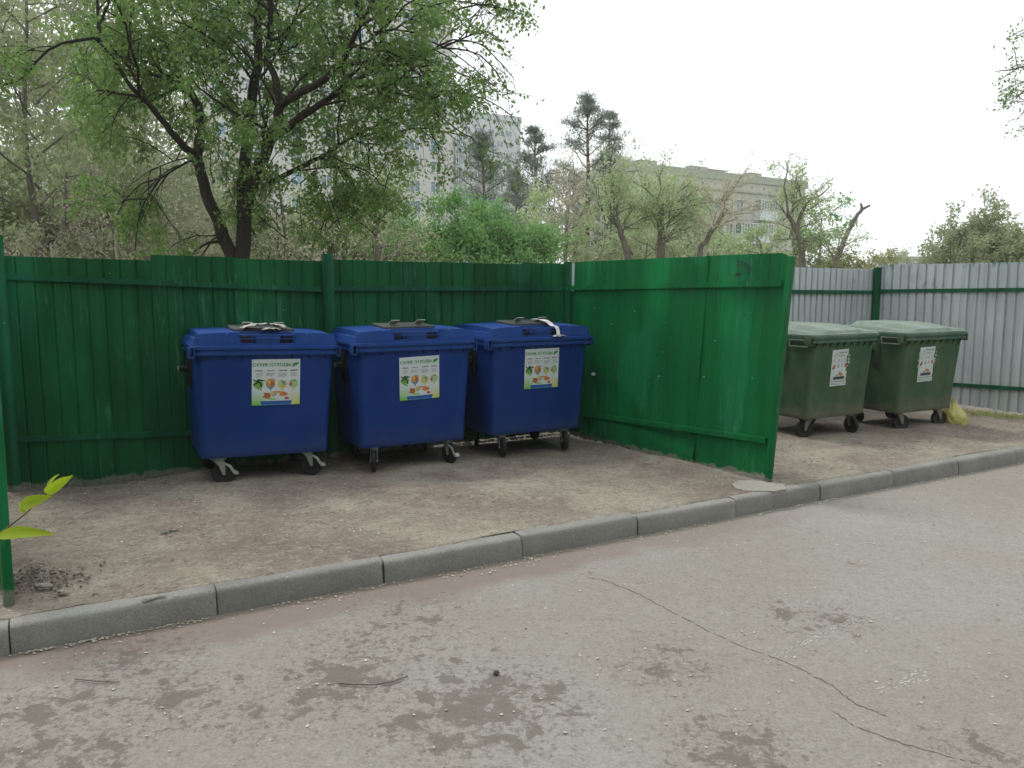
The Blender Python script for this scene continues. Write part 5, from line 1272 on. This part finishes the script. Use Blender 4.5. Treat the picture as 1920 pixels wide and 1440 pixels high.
# young sapling at the near verge whose twig reaches into view at the left
def sapling():
    q = lambda u, v, Y: P(u, v, Y)
    pts = [Vector((-1.15, 0.75, 0.0)), Vector((-1.1, 0.8, 0.6)), Vector((-0.95, 0.9, 1.1)), q(-60, 1040, 1.0), q(0, 1000, 1.02), q(50, 962, 1.05), q(90, 920, 1.07)]
    t = thing('sapling', 'leafy sapling twig with yellow green leaves close to the camera at left', 'sapling', Vector((-1.15, 0.75, 0)))
    P_ = np.array([tuple(v) for v in pts]); wpart('stem', tubes([(P_, np.array([.008, .006, .004, .0022, .0016, .0012, .0008]))], bark('sapling_bark', (.16, .14, .07)), 'stem'), t)
    def leaf(a, b, wd, nrm):
        a, b = Vector(a), Vector(b); d = b - a; L = d.length; d.normalize(); s = d.cross(nrm).normalized(); n = s.cross(d); V = []; F = []; N = 12
        for i in range(N + 1):
            tt = i / N; wv = wd * (math.sin(PI * tt ** .75) ** .8) * (1 + .05 * (i % 2)); arch = .10 * L * math.sin(PI * tt)
            for k in (-1, -.5, 0, .5, 1): V.append(a + d * L * tt + s * wv * k + n * (arch + abs(k) * wv * .25))
        F = [(i * 5 + k, i * 5 + k + 1, (i + 1) * 5 + k + 1, (i + 1) * 5 + k) for i in range(N) for k in range(4)]
        return mesh('leaf', V, F, L_fg, smooth=True)
    cn = Vector((0, -.8, .6))
    for a, b, wd, nn in [((-6, 1006, 1.02), (104, 1002, 1.0), .0085, Vector((0, -.75, .6))), ((48, 962, 1.05), (38, 940, 1.06), .004, cn), ((40, 950, 1.05), (98, 930, 1.03), .0085, Vector((.1, -.9, .3))), ((84, 925, 1.07), (138, 890, 1.05), .0068, Vector((.5, -.8, .2))),
                         ((88, 920, 1.07), (112, 888, 1.08), .005, Vector((-.6, -.7, .3))), ((90, 918, 1.07), (134, 893, 1.1), .004, Vector((.2, -.4, .9))), ((-60, 1040, 1.0), (-150, 1000, 1.0), .012, cn), ((-90, 1060, .98), (-160, 1130, .95), .012, cn)]:
        wpart('leaf', leaf(q(*a), q(*b), wd, nn), t)
sapling()

# weeds at the foot of the silver fence
def weeds(label, c, n, sx, sy, h, seed, mat):
    rng = np.random.default_rng(seed); V = []; 
    b = np.stack([c[0] + rng.normal(0, sx, n), c[1] + rng.normal(0, sy, n), np.full(n, GZ - .01)], 1)
    a = rng.uniform(0, 6.28, n); hh = h * rng.uniform(.4, 1.2, n); w_ = .006; dx = np.cos(a) * w_; dy = np.sin(a) * w_; l = rng.normal(0, .35, (n, 2)) * hh[:, None]
    z = np.zeros(n); p0 = b - np.stack([dx, dy, z], 1); p1 = b + np.stack([dx, dy, z], 1); tp = b + np.stack([l[:, 0], l[:, 1], hh], 1)
    m_ = b * .4 + tp * .6; m_[:, 2] += hh * .12
    V = np.stack([p0, p1, m_ + np.stack([dx, dy, z], 1) * .7, tp, m_ - np.stack([dx, dy, z], 1) * .7], 1).reshape(-1, 3)
    o = solo('grass', npmesh('grass', V, np.arange(5 * n).reshape(n, 5), mat), label, 'grass', kind='stuff'); return o
gp = SP.lerp(SE, .55)
for k in range(5):
    p = SP.lerp(SE, .25 + .17 * k) + sn * .02; weeds('pale green grass blades at the foot of the silver fence', (p.x, p.y), 260, .13, .09, .05, 600 + k, leafm('grass_blade' + str(k), (.25, .28, .1), (.4, .42, .18)))

DENSE = 'trees massed behind the left fence bay'
k_ = 0
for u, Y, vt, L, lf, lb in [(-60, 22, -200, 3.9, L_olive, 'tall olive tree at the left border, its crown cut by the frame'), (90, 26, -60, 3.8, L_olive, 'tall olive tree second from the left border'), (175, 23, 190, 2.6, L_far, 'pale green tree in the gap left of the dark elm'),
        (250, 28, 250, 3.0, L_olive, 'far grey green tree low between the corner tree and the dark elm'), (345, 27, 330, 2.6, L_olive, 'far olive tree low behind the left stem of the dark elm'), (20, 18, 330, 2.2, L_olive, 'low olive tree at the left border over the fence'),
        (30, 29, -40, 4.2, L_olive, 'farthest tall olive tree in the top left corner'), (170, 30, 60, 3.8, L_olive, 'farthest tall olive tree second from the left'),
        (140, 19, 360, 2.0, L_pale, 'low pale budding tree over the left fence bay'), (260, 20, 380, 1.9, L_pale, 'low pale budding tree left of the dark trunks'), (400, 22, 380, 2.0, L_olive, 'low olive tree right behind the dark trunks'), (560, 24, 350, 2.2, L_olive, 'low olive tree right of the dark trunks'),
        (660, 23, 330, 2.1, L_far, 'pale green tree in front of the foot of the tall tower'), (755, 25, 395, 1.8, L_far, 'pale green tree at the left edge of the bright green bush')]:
    bushy('elm_tree', lb, u, Y, vt, L, 17, 700 + k_, B_grey, lf, 0.15, 15, kids=(6, 6, 5), group=DENSE, leafr=.14, up=.5, t0=.1); k_ += 1
# unseen leaf mass added behind the photographer to block low front light
rng = np.random.default_rng(900); n_ = 21000
C = np.stack([rng.uniform(-26, 22, n_), rng.uniform(-13, -6, n_), 0.2 + 12.5 * rng.random(n_) ** .9], 1)
C[:, 0] += rng.normal(0, 1, n_); keep = np.sin(C[:, 0] * .9) * 1.6 + 11 > C[:, 2]
solo('light_screen_leaves', leaves(C[keep], 0.62, L_elm, 'light_screen_leaves', 901, .1, .7), 'unseen leaf mass added behind the viewpoint to block low front light', 'trees', kind='stuff')

# ------------------------------------------------------------------ buildings
def wall_m(name, c0, c1, fh=2.8, pw=3.2, ln_=0.75):
    m = NM(name); f = m.noise(.35, 5, .6); c = m.mix(m.rv(f, .3, .7), c0, c1)
    x, y, z = m.xyz()
    jz = m.math('PINGPONG', z, fh / 2); c = m.mix(m.rv(jz, .09, .03, 0, 1 - ln_), c, [q * .6 for q in c0])
    v = m.noise(1, 5, .6, m.map((1.2, 1.2, .15))); c = m.mix(m.rv(v, .55, .75, 0, .35), c, [q * .75 for q in c0])
    return m.fin(c, .9, spec=.2)
M_tower = wall_m('tower_panel', (0.48, 0.47, 0.455), (0.56, 0.55, 0.535)); M_tower2 = wall_m('tower_grey_panel', (0.42, 0.46, 0.48), (0.50, 0.53, 0.55))
M_block = wall_m('block_plaster', (0.42, 0.41, 0.36), (0.50, 0.485, 0.43)); M_roofb = plain('roof_band', (0.33, 0.36, 0.30), .9)
def glass(name, c): m = NM(name); f = m.noise(.8, 2); return m.fin(m.mix(f, c, [q * 1.6 for q in c]), .12, spec=.6)
M_glass = glass('window_glass', (0.10, 0.14, 0.17)); M_glassb = glass('blue_window_glass', (0.10, 0.22, 0.29)); M_frame = plain('white_window_frame', (.72, .74, .74), .5, 0, .05)
M_balc = plain('pale_balcony_panel', (0.55, 0.62, 0.66), .7, 0, .1)
def win_mesh(wd, ht, n=2):
    mb = MB(); t = .07
    for z in (-ht / 2, ht / 2): mb.box((0, -.05, z), (wd + t, .10, t))
    for k in range(n + 1): mb.box((-wd / 2 + wd * k / n, -.05, 0), (t, .098, ht - t))
    if n > 1: mb.box((-wd / 2 + wd / (2 * n), -.045, ht * .18), (wd / n - t, .07, t * .8))
    g = MB(); g.box((0, -.02, 0), (wd - .01, .03, ht - .01)); return mb.mesh('window', M_frame), g.mesh('pane', M_glass)
def facade(root, A, B, W, pat, mats=(None,)):
    """pat: list of (s, z, mesh pair, blue?)  along the wall from A (left) to B (right)"""
    d = (B - A).normalized(); rz = math.atan2(d.y, d.x)
    for s, z, (wm, gm), blue in pat:
        f = link(bpy.data.objects.new('window', wm)); f.parent = root; f.location = Vector(A) + d * s + Z(z) - root.location; f.rotation_euler = (0, 0, rz)
        g = link(bpy.data.objects.new('pane', blue if blue else gm)); g.parent = f
def prism(A, B, depth, z0, z1, mat, name='wall'):
    d = (B - A).normalized(); n = Vector((-d.y, d.x, 0)); mb = MB(); q = [A, B, B + n * depth, A + n * depth]
    mb.loft([[p + Z(z0) for p in q], [p + Z(z1) for p in q]]); return mb.mesh(name, mat)
def atdepth(u, Y): 
    p = P(u, 520, Y); return Vector((p.x, Y, 0))
# tall tower behind the elm
A, B = atdepth(385, 104), atdepth(852, 120)
tw = thing('apartment_tower', 'tall pale panel apartment tower rising out of frame behind the dark elm', 'building', A)
wpart('wall', prism(A, B, 16, 0, 62, M_tower), tw)
wm = win_mesh(1.5, 1.6, 2); wb = win_mesh(1.5, 1.6, 2)[1]; wb.materials.clear(); wb.materials.append(M_glassb)
w3 = win_mesh(2.3, 1.6, 3)
Lw = (B - A).length; pat = []; rr = random.Random(3)
cols = [(2.5, wm), (7, w3), (12, wm), (16.5, w3), (21, wm), (24.2, wm), (28.4, w3), (32, wm)]
for fl in range(3, 14):
    for s, w_ in cols:
        if s < Lw - 1.5: pat.append((s + rr.uniform(-.05, .05), 1.9 + fl * 2.85, w_, wb if rr.random() < .35 and w_ is wm else None))
facade(tw, A, B, 0, pat)
A2, B2 = B + Vector((0.02, 3, 0)), atdepth(882, 126)
cw = thing('apartment_block', 'lower grey block with white glazed balconies beside the tall tower', 'building', A2)
wpart('wall', prism(A2, B2, 12, 0, 24.0, M_tower2), cw)
pat = [(1.5, 3 + k * 2.8, win_mesh(2.2, 1.3, 4) if k == 0 else None, None) for k in range(1)]
wbal = win_mesh(2.1, 1.3, 4); bal = MB(); bal.box((0, -.5, 0), (2.4, 1.0, 1.1)); balm = bal.mesh('balcony', M_balc)
dB = (B2 - A2).normalized()
for k in range(8):
    facade(cw, A2 - Vector((0, .95, 0)), B2 - Vector((0, .95, 0)), 0, [(1.4, 4.0 + k * 2.8, wbal, None)])
    o = part('balcony', balm, cw); o.location = dB * 1.4 + Z(2.9 + k * 2.8) 
# second tower
A3, B3 = atdepth(868, 205), atdepth(976, 214)
t2 = thing('apartment_tower', 'distant pale grey high rise with recessed balconies right of the tall tower', 'building', A3)
L3 = (B3 - A3).length; HT = P(900, 213, 207).z
wpart('wall', prism(A3, B3, 16, 0, HT, M_tower2), t2)
wpart('parapet', prism(A3 - Vector((.3, .3, 0)), B3 + Vector((.3, -.3, 0)), 16.6, HT - 0.9, HT + .5, M_tower2, 'parapet'), t2)
wn = win_mesh(1.8, 1.5, 2); wl = win_mesh(2.8, 1.4, 4); pat = []
FH = 2.75
for fl in range(9, 17):
    z = HT - 1.3 - (17 - fl) * FH
    for s, w_ in ((1.6, wn), (5.0, wl), (8.4, wn), (11.0, wn), (13.6, wn)): pat.append((s, z, w_, None))
facade(t2, A3, B3, 0, pat)
bb = MB(); bb.box((0, -.6, 0), (5.2, 1.2, 1.0)); bbm = bb.mesh('balcony', plain('grey_balcony_slab', (.33, .37, .40), .8, 0, .1)); d3 = (B3 - A3).normalized(); r3 = math.atan2(d3.y, d3.x)
for k in range(7):
    o = part('balcony', bbm, t2); o.location = d3 * (6.0 + (1.3 if k % 2 else 0)) + Z(HT - 1.3 - FH - 1.25 - k * FH); o.rotation_euler = (0, 0, r3)
# five storey block
A4, B4 = atdepth(1188, 89.5), atdepth(1503, 106); H5 = P(1503, 341, 106).z
bl = thing('apartment_block', 'long pale five storey block with flat roof and vents behind the trees', 'building', A4)
wpart('wall', prism(A4, B4, 11, 0, H5 - .9, M_block), bl)
wpart('roof', prism(A4 - Vector((.3, .3, 0)), B4 + Vector((.3, -.1, 0)), 11.6, H5 - .9, H5, M_roofb, 'roof'), bl)
d4 = (B4 - A4).normalized(); n4 = Vector((-d4.y, d4.x, 0)); L4 = (B4 - A4).length; r4 = math.atan2(d4.y, d4.x)
def ub(u):      # distance along the facade where picture column u meets it
    k = (u - 960) / ray(u, 400)[1]; return (k * A4.y - A4.x) / (d4.x - k * d4.y)
wpart('cornice', prism(A4 - n4 * .18, B4 - n4 * .18, .17, H5 - 2.15, H5 - 1.95, M_roofb, 'cornice'), bl)
for u in (1235, 1253, 1330, 1347, 1440, 1450):
    s = ub(u); mb = MB(); mb.box(tuple(A4 + d4 * s + n4 * 3 + Z(H5 + .4)), (1.1, .9, .8), r4); mb.box(tuple(A4 + d4 * s + n4 * 3 + Z(H5 + .84)), (1.35, 1.1, .08), r4)
    wpart('roof_vent', mb.mesh('vent', M_block), bl)
s = ub(1378); mb = MB(); mb.box(tuple(A4 + d4 * s + n4 * 5 + Z(H5 + .45)), (4.5, 2.5, .9), r4); mb.box(tuple(A4 + d4 * s + n4 * 5 + Z(H5 + .94)), (4.9, 2.9, .08), r4); wpart('roof_hut', mb.mesh('hut', M_block), bl)
s = ub(1205); mb = MB(); mb.box(tuple(A4 + d4 * s + n4 * 5 + Z(H5 + .45)), (4.5, 2.5, .9), r4); wpart('roof_hut', mb.mesh('hut', M_block), bl)
for k in range(10):
    s = ub(1270 + k * 23); mb = MB(); mb.box(tuple(A4 + d4 * s - n4 * .01 + Z(H5 - 1.45)), (.28, .05, .28), r4); wpart('attic_vent', mb.mesh('av', M_glass), bl)
wn4 = win_mesh(1.3, 1.4, 2); pat = []
for fl in range(2):
    z = H5 - 3.7 - fl * 2.9
    for u in (1215, 1250, 1280, 1310, 1345, 1367, 1386): pat.append((ub(u), z, wn4, None))
pat.append((ub(1453), H5 - 3.7, wn4, None)); pat.append((ub(1404), H5 - 9.5, wn4, None))
facade(bl, A4, B4, 0, pat)
wb4 = win_mesh(3.0, 1.15, 6); lb = MB(); lb.box((0, -.45, 0), (3.3, .9, 1.2)); lbm = lb.mesh('balcony', M_balc)
for u, z in ((1431, H5 - 3.5), (1396, H5 - 6.4), (1425, H5 - 6.4)):
    facade(bl, A4 - n4 * .86, B4 - n4 * .86, 0, [(ub(u), z, wb4, None)])
    mb = MB(); mb.box((0, -.42, 0), (2.9, .8, 1.1)); o = part('loggia', mb.mesh('loggia', M_glass), bl); o.location = d4 * ub(u) + Z(z); o.rotation_euler = (0, 0, r4)
    o = part('balcony', lbm, bl); o.location = d4 * ub(u) + Z(z - 1.25); o.rotation_euler = (0, 0, r4)
# low far house and a white block sliver at the left border
A5, B5 = atdepth(1668, 150), atdepth(1740, 150); h5 = P(1700, 481, 150).z
lo = thing('house', 'small distant pale house roof above the silver fence post', 'building', A5)
wpart('wall', prism(A5, B5, 8, 0, h5 - .5, M_tower2), lo); wpart('roof', prism(A5 + Vector((-.4, -.4, 0)), B5 + Vector((.4, -.4, 0)), 8.8, h5 - .5, h5, M_roofb, 'roof'), lo)
wpart('chimney', prism(A5 + Vector((2.6, 2, 0)), A5 + Vector((4.2, 2, 0)), 1, h5, h5 + .9, M_block, 'chimney'), lo)
A6, B6 = atdepth(-260, 60), atdepth(18, 60); h6 = P(0, 272, 60).z
wl_ = thing('apartment_block', 'white walled block just showing at the left border behind the trees', 'building', A6)
wpart('wall', prism(A6, B6, 10, 0, h6, plain('white_wall', (.62, .65, .68), .8, 0, .06, 2)), wl_)
pat = [(s, 2.2 + f * 2.8, wm, None) for f in range(4) for s in (2.5, 6, 9.3)]
facade(wl_, A6, B6, 0, pat)

# ------------------------------------------------------------------ air
hz = MB(); hz.box((0, 140, 45), (560, 560, 92))
hm = bpy.data.materials.new('haze'); hm.use_nodes = True; hn = hm.node_tree; hn.nodes.clear()
ho = hn.nodes.new('ShaderNodeOutputMaterial'); hv = hn.nodes.new('ShaderNodeVolumePrincipled')
hv.inputs['Color'].default_value = (0.93, 0.96, 1.0, 1); hv.inputs['Density'].default_value = 0.0009; hv.inputs['Anisotropy'].default_value = 0.2
hn.links.new(hv.outputs[0], ho.inputs['Volume'])
ha_ = link(bpy.data.objects.new('haze', hz.mesh('haze', hm))); ha_['kind'] = 'stuff'; ha_['label'] = 'thin pale air between the camera and the far buildings'; ha_['category'] = 'haze'
